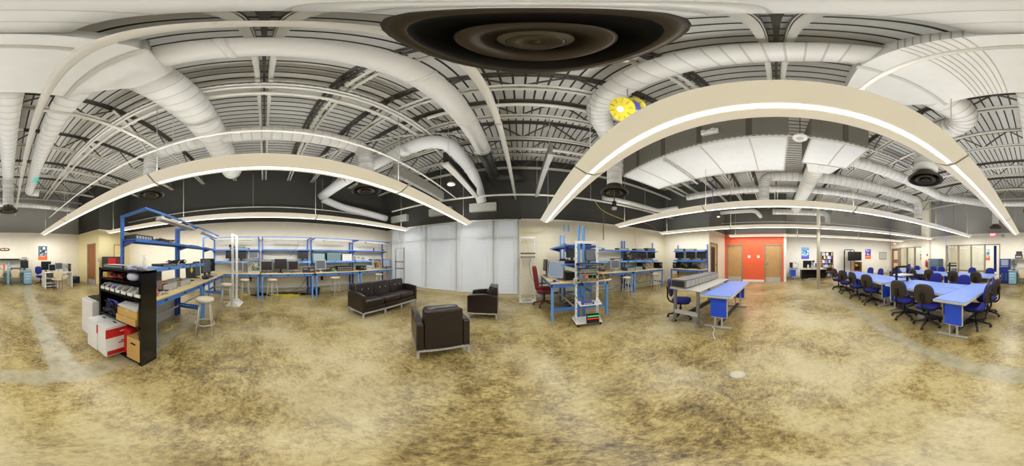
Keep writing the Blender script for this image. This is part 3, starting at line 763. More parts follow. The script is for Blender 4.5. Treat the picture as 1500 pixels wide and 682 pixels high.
# hanging power poles / cables
def cable(name, label, pts, r=.008, m='black', cat='cable', n=8):
    o = Vector(pts[0]); mb = MB(); mb.tube(curve([Vector(p)-o for p in pts], n), r, 6)
    ob = mb.build(name, m, None, 0, o); tag(ob, label, cat); return ob
t = thing('power_pole', 'slim grey power drop with a dark outlet box below the light by the block wall', 'power drop', (2.05, 3.15, 2.7))
mb = MB(); mb.cyl((0, 0, .1), (0, 0, ZB-2.7), .014, 8); mb.build('pole', 'steel_grey', t)
mb = MB(); mb.cbox((0, 0, .05), (.07, .07, .14)); mb.build('outlet_box', 'black', t)
mb = MB(); mb.cbox((0, 0, -.06), (.09, .08, .06)); mb.build('plug', 'white', t)
cable('hanging_cable', 'yellow cable dropping from the ceiling along the block wall', [(1.05, 5.1, 3.6), (1.1, 5.3, 3.1), (.9, 5.7, 2.5), (.5, 5.8, 2.36), (.12, 5.7, 2.38), (.2, 5.55, 2.1), (.28, 5.5, 1.6)], .008, 'yellow')
cable('hanging_cable', 'yellow cable looping near the diffuser above the block wall', [(2.6, 5.3, 3.6), (3.1, 5.5, 3.3), (4.2, 5.6, 3.1), (4.6, 5.5, 3.2)], .008, 'yellow')
cable('hanging_cable', 'orange cable dangling beside the light over the corner bench', [(3.7, 4.9, 2.8), (4.4, 5.1, 3.0), (5.1, 5.0, 2.9), (5.4, 4.9, 2.75)], .008, 'orange_c')
cable('hanging_cable', 'thin red cable down the block wall behind the bench', [(4.95, 5.86, 3.3), (4.98, 5.86, 2.4), (5.05, 5.84, 1.9)], .006, 'orange_c')
cable('hanging_cable', 'blue cable hanging to the black equipment on the rear tables', [(4.0, -6.35, 4.7), (3.9, -6.4, 3.2), (3.62, -6.45, 1.25)], .009, 'purple')
cable('hanging_cable', 'blue cable hanging to the table behind the dark rack', [(5.9, -4.9, 4.7), (5.85, -4.9, 3.0), (5.8, -4.95, .8)], .009, 'purple')
cable('hanging_cable', 'short blue cable beside the small detector over the closet wall', [(5.6, 2.3, 4.4), (5.7, 2.35, 3.7), (5.85, 2.5, 3.1)], .012, 'purple')
# ------------------------------------------------------------------ benches
BH = .915
def bench(label, cx, cy, rz, L=1.83, D=.76, lower=True, upper=True, rail=True, frontc='blue_lit', backc='blue_d', group='blue steel workbenches', up_h=2.19, lowz=1.33, ends=(1, 1), upc='blue'):
    t = thing('workbench', label, 'workbench', (cx, cy, 0), rz, group)
    h, d = L/2, D/2
    mb = MB(); mb.box(-h, h, -d, d, BH-.032, BH); mb.build('tabletop', 'laminate', t, .006)
    mb = MB(); mb.box(-h+.02, h-.02, -d+.02, -d+.05, BH-.115, BH-.033); mb.box(-h+.02, h-.02, d-.05, d-.02, BH-.115, BH-.033)
    for s in (-1, 1): mb.box(s*(h-.02), s*(h-.05), -d+.02, d-.02, BH-.115, BH-.033)
    for i in range(3): mb.m(1).box(-.6+i*.6-.035, -.6+i*.6+.035, -d+.016, -d+.02, BH-.09, BH-.055)
    mb.build('apron', ['blue', 'charcoal'], t)
    for sx in (-1, 1):
        for sy, mm in ((-1, frontc), (1, backc)):  # front legs in the lit blue, back legs in the shaded one
            mb = MB(); x = sx*(h-.05); y = sy*(d-.05)
            mb.box(x-.028, x+.028, y-.028, y+.028, 0, BH-.033); mb.box(x-.035, x+.035, y-.035, y+.035, 0, .012)
            mb.build('leg', mm, t)
        mb = MB(); x = sx*(h-.05); mb.box(x-.02, x+.02, -d+.07, d-.07, .24, .31); mb.build('side_rail', 'blue', t)
    mb = MB(); mb.box(-h+.06, h-.06, d-.12, d-.09, .25, .29); mb.build('stringer', 'lgrey', t)
    for sx, e in ((-1, ends[0]), (1, ends[1])):
        if not e: continue
        mb = MB(); x = sx*(h-.045); y = d-.04
        mb.box(x-.024, x+.024, y-.025, y+.025, BH, up_h)
        k = int((up_h-BH)/.1)
        for i in range(k): mb.m(1).box(x-.008, x+.008, y-.0265, y-.0245, BH+.05+i*.1, BH+.08+i*.1)
        mb.build('upright', [upc, 'blue_d'], t)
    def shelf(z, dep, th, mm):
        mb = MB(); y1 = d-.07; y0 = y1-dep
        mb.box(-h+.01, h-.01, y0, y1, z-.012, z); mb.box(-h+.01, h-.01, y0-.004, y0+.01, z-th, z); mb.box(-h+.01, h-.01, y1-.01, y1, z-th, z)
        for i in range(3): mb.m(1).box(-.55+i*.55-.04, -.55+i*.55+.04, y0-.008, y0-.004, z-th+.018, z-.02)
        s = mb.build('shelf', [mm, 'blue_d'], t)
        for sx in (-1, 1):
            x = sx*(h-.045)
            mb = MB(); mb.prism([(y1, z-.013), (y0+.03, z-.013), (y0+.03, z-.035), (y1, z-.12)], 'x', x-.006, x+.006); mb.build('bracket', 'blue_d', s)
    if lower: shelf(lowz, .33, .07, 'blue_lit' if frontc == 'blue_lit' else 'blue')
    if upper: shelf(1.77, .33, .045, 'blue')
    if rail:
        mb = MB(); zt = up_h-.02
        for sx in (-1, 1): mb.bar((sx*(h-.045), d-.06, zt), (sx*(h-.045), -d+.18, zt+.03), .035, .045)
        mb.bar((-h, -d+.18, zt+.03), (h, -d+.18, zt+.03), .03, .03)
        mb.build('light_rail', 'blue', t)
        tl = MB(); tl.prism([(-.07, 0), (.07, 0), (.04, .05), (-.04, .05)], 'x', -.62, .62)
        for s in (-1, 1): tl.box(s*.5-.01, s*.5+.01, -.01, .01, .05, .09)
        o = tl.build('task_light', 'lgrey', t); o.location = (.05, -d+.18, zt-.085)
    return t
bench('blue workbench behind the black shelf, standing out from the long wall, with a task light', -2.6, -1.73, N_, 1.8, .76, lowz=1.31)
bench('blue workbench between the shelf bench and the long wall, behind the white two-post rack', -4.43, -1.73, N_, 1.8, .76, lowz=1.31)
for yc, lb in ((-1.10, 'blue wall workbench beside the white two-post rack'), (.83, 'blue wall workbench in the middle of the long wall, under three dark monitors'), (2.77, 'blue wall workbench carrying the teal network chassis'), (4.70, 'blue wall workbench next to the blinds, behind the sofa')):
    bench(lb, -5.98, yc, E_, 1.88, .76)
bench('blue block-wall workbench next to the double bench', 3.28, 5.45, S_, 1.88, .76, rail=False)
bench('blue block-wall workbench towards the corner, three monitors on its shelf', 5.2, 5.45, S_, 1.88, .76, rail=False)
bench('blue corner workbench with brown boxes stored under it', 6.83, 4.05, W_, 1.8, .66, rail=False, frontc='blue', up_h=2.1)
bench('blue double-bench half with two grey monitors, by the red office chair', 1.02, 4.43, W_, 1.83, .72, rail=False, frontc='blue_lit', backc='blue', up_h=2.22, upc='blue_lit')
bench('blue double-bench half facing the corner bench, with a black computer on its end', 1.78, 4.43, E_, 1.83, .72, rail=False, frontc='blue_lit', backc='blue', up_h=2.22, upc='blue_lit')

# ------------------------------------------------------------------ seating
def sofa(label, n, cx, cy, rz, W, D, cat, name):
    t = thing(name, label, cat, (cx, cy, 0), rz)
    h, d = W/2, D/2; aw = .085 if n > 1 else .1
    iw = (W-2*aw)/n
    mb = MB(); z = .155
    mb.box(-h, h, -d, -d+.03, z-.03, z); mb.box(-h, h, d-.03, d, z-.03, z)
    for s in (-1, 1): mb.box(s*h, s*(h-.03), -d, d, z-.03, z)
    mb.build('base_frame', 'silver', t)
    xs = [-h+.02, h-.02] if n == 1 else [-h+.02]+[-h+aw+iw*i for i in range(1, n)]+[h-.02]
    for x in xs:
        for y in (-d+.02, d-.02):
            mb = MB(); mb.box(x-.018, x+.018, y-.018, y+.018, 0, z-.03); mb.build('leg', 'silver', t)
    for s in (-1, 1):
        mb = MB(); x = s*(h-aw/2)
        prof = [(-d, z), (-d, .56)] + [(-d+.02+(2*d-.04)*k/8, .585+.035*math.sin(PI*k/8)) for k in range(9)] + [(d, .56), (d, z)]
        mb.prism(prof, 'x', x-aw/2, x+aw/2)
        a = mb.build('armrest', 'leather', t, .016)
        fixnormals(a)
    for i in range(n):
        x = -h+aw+iw*(i+.5)
        mb = MB(); mb.box(x-iw/2+.006, x+iw/2-.006, -d+.015, d-.14, z, z+.125); mb.build('seat_base', 'leather', t, .014)
        mb = MB(); mb.sup((x, -.05, z+.205), (iw-.012, D-.13, .17), .28, .16, 32, 12); mb.build('seat_cushion', 'leather', t)
        mb = MB(); R = Matrix.Rotation(-.2, 3, 'X')
        mb.sup((x, d-.17, .58), (iw-.014, .15, .42), .22, .22, 32, 12, R=R); b = mb.build('back_cushion', 'leather', t)
        for s in (-1, 1): bt = MB(); bt.sup((x+s*iw*.17, d-.253, .635), (.034, .02, .034), 1, 1, 10, 6); bt.build('button', 'lgrey', b)
    mb = MB(); mb.box(-h+aw+.004, h-aw-.004, d-.1, d, z, .77); mb.build('back_panel', 'leather', t, .022)
    return t
sofa('dark brown leather three-seat sofa with buttoned back cushions', 3, -3.4, 3.12, E_, 2.02, .72, 'sofa', 'sofa')
sofa('dark brown leather armchair seen from behind, nearest to the middle', 1, -1.21, 2.18, face(-.69, .73), .74, .74, 'armchair', 'armchair')
sofa('dark brown leather armchair seen from its side, nearer the blinds', 1, -.9, 3.99, face(-1, -.1), .74, .7, 'armchair', 'armchair')

def stool():
    t = thing('lab_stool', 'x', 'stool', (0, 0, 0), 0, 'metal stools with pale round seats')
    mb = MB(); mb.lathe([(0, .70), (.15, .70), (.165, .71), (.165, .742), (.155, .752), (.15, .752)], n=28); mb.build('seat_pan', 'stoolgrey', t)
    mb = MB(); mb.lathe([(.15, .745), (.15, .757), (.14, .762), (0, .763)], n=28); mb.build('seat', 'stooltop', t)
    for k in range(4):
        a = PI/4+k*PI/2; c, s = math.cos(a), math.sin(a)
        mb = MB(); mb.tube([(.115*c, .115*s, .70), (.215*c, .215*s, .012)], .0125, 8); mb.cyl((.215*c, .215*s, 0), (.213*c, .213*s, .02), .016, 8); mb.build('leg', 'stoolgrey', t)
    mb = MB(); mb.tube([(.172*math.cos(2*PI*k/28), .172*math.sin(2*PI*k/28), .28) for k in range(29)], .009, 8, False); mb.build('foot_ring', 'stoolgrey', t)
    return t
st = stool(); first = True
for x, y, a, lb in ((-2.68, -1.02, .25, 'grey metal stool nearest to the black shelf'), (-4.32, -1.02, .1, 'grey metal stool tucked beside the white two-post rack, at the shelf bench row'), (-5.32, -.63, .3, 'grey metal stool at the first wall bench, beside the white two-post rack'),
                    (-5.34, .27, .6, 'grey metal stool at the wall bench with three dark monitors'), (-5.34, 2.49, .2, 'grey metal stool in front of the bench with the teal chassis'), (-5.38, 4.57, .7, 'grey metal stool behind the sofa by the blinds'),
                    (2.78, 4.72, .1, 'grey metal stool partly behind the double bench'), (3.62, 4.72, .5, 'grey metal stool in front of the block wall bench, under the grey monitor'), (5.3, 4.86, .3, 'grey metal stool closest to the corner bench')):
    if first: st.location = (x, y, 0); st.rotation_euler = (0, 0, a); st['label'] = lb; first = False
    else: dup(st, lb, (x, y, 0), a)

def task_chair():
    """five-star swivel chair, looks towards local -y"""
    t = thing('task_chair', 'x', 'chair', (0, 0, 0), 0, 'blue swivel chairs')
    sh = .455
    mb = MB(); mb.sup((0, -.02, sh), (.48, .46, .085), .6, .55, 24, 8); mb.build('seat', 'fabric', t)
    mb = MB(); mb.sup((0, -.02, sh-.045), (.44, .42, .05), .5, .55, 20, 6); mb.build('seat_pan', 'black', t)
    R = Matrix.Rotation(-.12, 3, 'X')
    mb = MB(); mb.sup((0, .235, .755), (.43, .085, .43), .75, .75, 26, 12, bend=-.035, R=R); b = mb.build('backrest', 'fabric', t)
    mb = MB(); mb.sup((0, .262, .757), (.425, .065, .42), .72, .72, 26, 12, bend=-.03, R=R); mb.build('back_shell', 'shell', b)
    mb = MB(); mb.tube(curve([(0, .02, sh-.06), (0, .2, sh-.065), (0, .3, sh+.02), (0, .31, sh+.17), (0, .3, .70)]), .02, 8); mb.cbox((0, .305, .7), (.085, .04, .16), 0, -.1); mb.build('back_bracket', 'black', t)
    mb = MB(); mb.cyl((0, 0, .1), (0, 0, .27), .032, 12); mb.cyl((0, 0, .26), (0, 0, sh-.07), .02, 10); mb.cbox((0, 0, sh-.075), (.2, .2, .03)); mb.tube([(.05, 0, sh-.08), (.25, -.02, sh-.085)], .007, 6); mb.build('gas_column', 'black', t)
    for k in range(5):
        a = 2*PI*k/5+.3; c, s = math.cos(a), math.sin(a)
        mb = MB(); mb.tube([(0, 0, .13), (.05*c, .05*s, .128), (.29*c, .29*s, .075)], [.032, .03, .019], 8)
        l = mb.build('leg', 'black', t)
        mb = MB()
        for q in (-1, 1): mb.tube([(.3*c-s*q*.008, .3*s+c*q*.008, .03), (.3*c-s*q*.026, .3*s+c*q*.026, .03)], [.03, .028], 12)
        mb.cyl((.3*c, .3*s, .03), (.3*c, .3*s, .08), .009, 6)
        mb.build('caster', 'charcoal', l)
    return t
tc0 = task_chair(); used = [False]
def put_chair(x, y, fx, fy, lb, z=0):
    rz = face(fx, fy)
    if not used[0]:
        tc0.location = (x, y, z); tc0.rotation_euler = (0, 0, rz); tc0['label'] = lb; used[0] = True
    else: dup(tc0, lb, (x, y, z), rz)
for x, y, fx, fy, lb in (
    (2.02, -2.72, .25, -1, 'swivel chair with dark shell back at the near table, closest to the end table'),
    (2.74, -2.74, .15, -1, 'swivel chair with dark shell back at the near table, beside the dark rack'),
    (4.25, -2.8, .3, -1, 'blue swivel chair at the middle table row, first one beyond the dark rack'),
    (5.1, -2.78, .1, -1, 'blue swivel chair at the middle table row, second one beyond the dark rack'),
    (6.0, -2.75, .5, -1, 'blue swivel chair at the middle table row, third one beyond the dark rack'),
    (6.95, -2.8, .2, -1, 'blue swivel chair at the corner of the middle table row, towards the support post'),
    (1.12, -3.12, 1, .12, 'blue swivel chair at the open side of the end table, nearest to us'),
    (1.08, -3.85, 1, -.2, 'blue swivel chair at the open side of the end table, the farther of the pair'),
    (1.95, -4.12, .1, 1, 'blue swivel chair behind the near table, low behind the seam with the end table'),
    (2.95, -4.2, 0, 1, 'blue swivel chair behind the near table, between the two dark chair backs'),
    (4.8, -4.2, .1, 1, 'blue swivel chair behind the middle table row, closest to the dark rack'),
    (5.95, -4.2, .1, 1, 'blue swivel chair behind the middle table row, second from the dark rack'),
    (6.75, -4.2, -.1, 1, 'blue swivel chair behind the middle table row, below the television'),
    (2.0, -5.7, .1, -1, 'blue swivel chair, dark back, at the rear table row, closest to its open end'),
    (2.88, -5.62, .1, -1, 'blue swivel chair, dark back, rear table row, in front of the black device'),
    (4.1, -5.7, .3, -1, 'blue swivel chair, dark back, rear table row, in front of the grey cabinet'),
    (5.0, -5.6, .4, -1, 'blue swivel chair, dark back, rear table row, near the fire extinguisher'),
    (6.05, -5.6, .4, -1, 'blue swivel chair, dark back, rear table row, behind the dark rack'),
    (1.92, -7.2, -.2, 1, 'blue swivel chair behind the rear table row, in front of the office doorway'),
    (2.92, -7.3, .1, 1, 'blue swivel chair behind the rear table row, in front of the wide office window'),
    (4.62, -7.2, 0, 1, 'blue swivel chair behind the rear table row, in front of the grey cabinet'),
    (5.2, -7.25, .1, 1, 'blue swivel chair behind the rear table row, beside the fire extinguisher'),
    (6.3, -7.15, 0, 1, 'blue swivel chair behind the rear table row, in front of the narrower office window'),
    (3.22, 2.14, .5, -.87, 'navy swivel chair behind the drawer console'),
    (-1.72, -8.52, -.4, 1, 'dark blue swivel chair at the end of the white desk'),
    (8.2, -8.4, .3, 1, 'dark swivel chair far back by the narrower office window')):
    put_chair(x, y, fx, fy, lb)

def shell_chair(x, y, rz, lb):
    t = thing('stacking_chair', lb, 'chair', (x, y, 0), rz, 'beige plastic chairs')
    mb = MB(); mb.sup((0, -.02, .45), (.44, .42, .045), .4, .4, 24, 6); mb.build('seat', 'beige', t)
    mb = MB(); mb.sup((0, .2, .68), (.44, .035, .34), .35, .3, 24, 8, bend=-.03); mb.build('backrest', 'beige', t)
    for s in (-1, 1):
        mb = MB(); mb.tube([(s*.19, -.2, 0), (s*.18, -.16, .43)], .011, 8); mb.build('leg', 'mgrey', t)
        mb = MB(); mb.tube([(s*.2, .2, 0), (s*.18, .19, .43), (s*.18, .22, .62)], .011, 8); mb.build('leg', 'mgrey', t)
    mb = MB(); mb.tube([(-.18, .17, .42), (-.18, -.16, .43), (.18, -.16, .43), (.18, .17, .42)], .01, 8); mb.build('seat_frame', 'mgrey', t)
    return t
shell_chair(-2.2, -7.12, face(0, -1), 'beige plastic chair tucked under the white desk')
shell_chair(-.36, -8.3, face(0, -1), 'beige plastic chair at the light blue desk, beside the drawer pedestal')
shell_chair(.46, -8.3, face(0, -1), 'beige plastic chair at the light blue desk, beside the blue cabinet')

# burgundy executive chair
t = thing('office_chair', 'burgundy high-back office chair with wooden arms at the double bench', 'chair', (.72, 4.85, 0), face(1, -.12))
mb = MB(); mb.sup((0, -.02, .47), (.52, .5, .13), .45, .35, 26, 8); mb.build('seat', 'redbrown', t)
mb = MB(); R = Matrix.Rotation(-.14, 3, 'X'); mb.sup((0, .27, .86), (.5, .12, .72), .4, .35, 26, 14, bend=-.04, R=R); mb.build('backrest', 'redbrown', t)
for s in (-1, 1):
    mb = MB(); mb.tube(curve([(s*.27, .2, .6), (s*.3, .1, .64), (s*.3, -.2, .63), (s*.29, -.24, .58), (s*.28, -.2, .45), (s*.2, -.1, .42)]), .02, 8); mb.build('armrest', 'cherry', t)
mb = MB(); mb.cyl((0, 0, .12), (0, 0, .41), .03, 10); mb.cbox((0, 0, .4), (.3, .3, .03)); mb.build('column', 'black', t)
for k in range(5):
    a = 2*PI*k/5+.2; c, s = math.cos(a), math.sin(a)
    mb = MB(); mb.tube([(0, 0, .13), (.06*c, .06*s, .13), (.31*c, .31*s, .085)], [.034, .032, .02], 8); l = mb.build('leg', 'cherry', t)
    mb = MB(); mb.tube([(.32*c-s*.02, .32*s+c*.02, .03), (.32*c+s*.02, .32*s-c*.02, .03)], .03, 12); mb.cyl((.32*c, .32*s, .04), (.32*c, .32*s, .09), .009, 6); mb.build('caster', 'black', l)

# ------------------------------------------------------------------ blue tables
def btable(label, cx, cy, rz, L=1.82, W=.6, panels=(1, 1), name='training_table', grp='blue topped training tables'):
    t = thing(name, label, 'table', (cx, cy, 0), rz, grp)
    h, d = L/2, W/2
    mb = MB(); mb.box(-h, h, -d, d, .725, .745); mb.m(1).box(-h-.012, h+.012, -d-.012, d+.012, .70, .738); mb.m(0).box(-h, h, -d, d, .738, .752)
    mb.build('tabletop', ['tabblue', 'edge'], t, .004)
    for s, pn in ((-1, panels[0]), (1, panels[1])):
        x = s*(h-.14)
        mb = MB(); mb.box(x-.025, x+.025, -d+.02, d-.02, 0.012, .04); mb.box(x-.02, x+.02, -d+.06, d-.06, .67, .70)
        for y in (-.05, .09): mb.box(x-.018, x+.018, y-.014, y+.014, .04, .68)
        for y in (-d+.05, d-.05): mb.cyl((x, y, 0), (x, y, .014), .022, 8)
        l = mb.build('leg', 'lgrey', t)
        if pn:
            mb = MB(); xx = s*(h-.1); mb.box(xx-.012, xx+.012, -.13, .2, .27, .69); mb.m(1).box(xx-.014, xx+.014, .2, .215, .27, .69); mb.m(1).box(xx-.014, xx+.014, -.13, .2, .262, .272); mb.build('end_panel', ['panelblue', 'edge'], l)
    mb = MB(); mb.box(-h+.16, h-.16, .0, .04, .5, .69); mb.build('modesty_panel', 'mgrey', t)
    mb = MB(); mb.box(-h+.16, h-.16, .0, .05, .06, .13); mb.build('floor_beam', 'charcoal', t)
    return t
btable('blue end table set crosswise, nearest of the blue tables', 1.33, -3.31, PI/2, 1.9, .6)
btable('blue table in the near row, front one beside the end table', 2.55, -3.05, 0)
btable('blue table in the near row, back one beside the end table', 2.55, -3.67, 0)
btable('blue table in the middle row, front one next to the dark rack', 4.58, -3.07, 0)
btable('blue table in the middle row, back one next to the dark rack', 4.58, -3.69, 0)
btable('blue table in the middle row, front one towards the support post', 6.43, -3.07, 0)
btable('blue table in the middle row, back one towards the support post', 6.43, -3.69, 0)
for i, x in enumerate((2.42, 4.3, 6.16)):
    nm = ('at the open end near the office doorway', 'in the middle below the grey cabinet', 'at the far end behind the dark rack')[i]
    btable('blue table in the rear row, front one '+nm, x, -6.0, 0)
    btable('blue table in the rear row, back one '+nm, x, -6.62, 0)
btable('blue table pushed against the drawer console', 3.82, 1.13, PI, 1.9, .62)
btable('small blue topped table beyond the end of the orange wall', 10.45, -1.08, 0, 1.1, .5)

# drawer console desk
t = thing('console_desk', 'grey console desk with a row of small drawers on top', 'desk', (3.78, 1.78, 0), 0)
mb = MB(); mb.prism([(-.36, .80), (-.36, .815), (.3, .845), (.36, .845), (.36, .80)], 'x', -.98, .98); o = mb.build('desktop', 'lgrey', t, .004); fixnormals(o)
mb = MB(); mb.box(-.96, .96, -.02, .34, .845, 1.0); mb.m(1).box(-.965, -.96, -.0, .32, .86, .985); mb.m(0).box(-.97, .97, -.03, .35, 1.0, 1.015)
db = mb.build('drawer_box', ['mgrey', 'charcoal'], t)
for i in range(5):
    for j in range(3):
        x0 = -.92+i*.37; z0 = .855+j*.047
        mb = MB(); mb.box(x0, x0+.34, -.032, -.015, z0, z0+.04); mb.m(1).box(x0+.13, x0+.21, -.038, -.03, z0+.015, z0+.025); mb.build('drawer', ['lgrey', 'mgrey'], db)
for sx in (-.9, .9):
    for y in (-.28, .27):
        mb = MB(); mb.bar((sx, y, .8), (sx, y, .1), .05, .06); mb.bar((sx, y, .12), (sx, y-.08*(1 if y < 0 else -1), .0), .05, .05); mb.build('leg', 'mgrey', t)
    mb = MB(); mb.box(sx-.03, sx+.03, -.28, .27, .25, .33); mb.build('side_rail', 'lgrey', t)
mb = MB(); mb.box(-.88, .88, -.05, .02, .22, .3); mb.build('stretcher', 'charcoal', t)

# black bookcase
t = thing('metal_shelf', 'black metal shelf with open front, near the cardboard boxes', 'shelf unit', (-1.51, -1.74, 0), E_)
H = 1.33; h = .46; d = .14
for s in (-1, 1):
    mb = MB(); mb.box(s*h, s*(h-.02), -d, d, 0, H); mb.box(s*(h-.02), s*(h-.05), -d, -d+.012, 0, H); mb.build('side_panel', 'blackgloss', t, .003)
mb = MB(); mb.box(-h+.02, h-.02, d-.01, d, 0, H); mb.build('back_panel', 'black', t)
for z in (.06, .62, 1.0, 1.19, H):
    mb = MB(); mb.box(-h+.021, h-.021, -d, d-.011, z-.03, z) if z < H else mb.box(-h, h, -d, d, z-.03, z+.001)
    mb.build('shelf', 'blackgloss', t)

# ------------------------------------------------------------------ racks
def two_post(label, cx, cy, rz, H, m='white', base=.6, w=.48, castor=False, name='equipment_rack'):
    t = thing(name, label, 'rack', (cx, cy, 0), rz)
    z0 = .07 if castor else 0
    for s in (-1, 1):
        mb = MB(); x = s*w/2
        mb.box(x-.018, x+.018, -.035, -.03, z0, H); mb.box(x-.018, x+.018, .03, .035, z0, H); mb.box(x+s*.013, x+s*.018, -.035, .035, z0, H)
        n = int((H-z0)/.12)
        for i in range(n): mb.m(1).box(x-.005, x+.005, -.0362, -.0348, z0+.05+i*.12, z0+.08+i*.12)
        mb.build('post', [m, 'mgrey'], t)
        mb = MB(); mb.prism([(-base/2, z0), (base/2, z0), (base/2, z0+.02), (.035, z0+.14), (-.035, z0+.14), (-base/2, z0+.02)], 'x', x+s*.02-.003, x+s*.02+.003); mb.build('gusset', m, t)
    mb = MB(); mb.box(-w/2-.04, w/2+.04, -base/2, base/2, z0, z0+.012) if castor or base > .3 else None
    mb.build('base_plate', m, t)
    mb = MB(); mb.box(-w/2-.018, w/2+.018, -.036, -.03, H-.05, H); mb.box(-w/2-.018, w/2+.018, .03, .036, H-.05, H); mb.build('top_bar', m, t)
    if castor:
        for x in (-w/2, w/2):
            for y in (-base/2+.03, base/2-.03):
                mb = MB(); mb.cyl((x-.012, y, .033), (x+.012, y, .033), .033, 12); mb.cyl((x, y, .04), (x, y, .07), .01, 6); mb.build('caster', 'black', t)
    return t
two_post('tall white two-post rack standing by the bench corner at the long wall', -4.93, -.90, -.09, 2.17, base=.42)
two_post('tall white open rack at the edge of the blinds', .25, 5.42, 0, 2.16, base=.5)
two_post('grey two-post rack in the corner in front of the blinds', -4.88, 5.35, .05, 1.9, 'lgrey', base=.4)
two_post('white rolling rack full of colourful patch cables at the end of the double bench', 1.39, 3.21, -.1, 1.83, base=.42, castor=True)
two_post('dark low rack standing between the blue tables', 3.54, -3.45, PI/2+.02, 1.22, 'black', base=.62, w=.47)
# ------------------------------------------------------------------ equipment builders
def monitor(lb, x, y, z, rz, w=.4, h=.33, bez='black', scr='screen', foot=True, up=.1, tilt=.06, group='flat monitors on the benches'):
    t = thing('monitor', lb, 'monitor', (x, y, z), rz, group)
    R = Matrix.Rotation(-tilt, 3, 'X')
    c = Vector((0, 0, up+h/2))
    mb = MB(); mb.cbox(c, (w, .035, h), 0, -tilt); mb.cbox(c+R @ Vector((0, .028, 0)), (w*.6, .03, h*.6), 0, -tilt)
    mb.m(1); q = [c+R @ Vector((sx*(w/2-.022), -.0185, sz*(h/2-.022))) for sx, sz in ((-1, -1), (1, -1), (1, 1), (-1, 1))]
    mb.add(q, [(0, 1, 2, 3)], False)
    mb.build('screen', [bez, scr], t)
    if foot:
        mb = MB(); mb.bar((0, .04, .01), (0, .045, up+h*.4), .06, .025); mb.lathe([(0, .014), (.1, .012), (.115, .006), (.115, 0), (0, 0)], (0, .03, 0), 20); mb.build('stand', bez, t)
    return t
def desktop(lb, x, y, z, rz, w=.43, d=.4, h=.13, case='silver', front='charcoal', name='desktop_computer', cat='computer', group=None):
    t = thing(name, lb, cat, (x, y, z), rz, group)
    mb = MB(); mb.box(-w/2, w/2, -d/2+.012, d/2, 0, h); mb.build('case', case, t, .003)
    mb = MB(); mb.box(-w/2, w/2, -d/2, -d/2+.012, 0, h); mb.m(1).box(-w*.42, -w*.1, -d/2-.003, -d/2, h*.55, h*.8); mb.box(w*.1, w*.4, -d/2-.003, -d/2, h*.3, h*.7); mb.m(2).cbox((w*.43, -d/2-.002, h*.8), (.014, .006, .014)); mb.build('front_panel', [front, 'mgrey', 'lgrey'], t)
    return t
def chassis(lb, x, y, z, rz, w=.44, d=.3, h=.09, case='teal', front='teal_d', ports=12, rows=2, name='network_chassis', cat='network equipment', group=None):
    t = thing(name, lb, cat, (x, y, z), rz, group)
    mb = MB(); mb.box(-w/2, w/2, -d/2+.01, d/2, 0, h); mb.build('case', case, t, .003)
    mb = MB(); mb.box(-w/2-.02, w/2+.02, -d/2, -d/2+.01, .0, h)
    mb.m(1); pw = (w*.92)/ports; ph = h*.86/rows
    for i in range(ports):
        for j in range(rows):
            x0 = -w*.46+i*pw; z0 = h*.07+j*ph
            mb.box(x0+pw*.15, x0+pw*.85, -d/2-.003, -d/2, z0+ph*.15, z0+ph*.8)
    mb.build('faceplate', [front, 'lgrey' if case != 'black' else 'mgrey'], t)
    return t
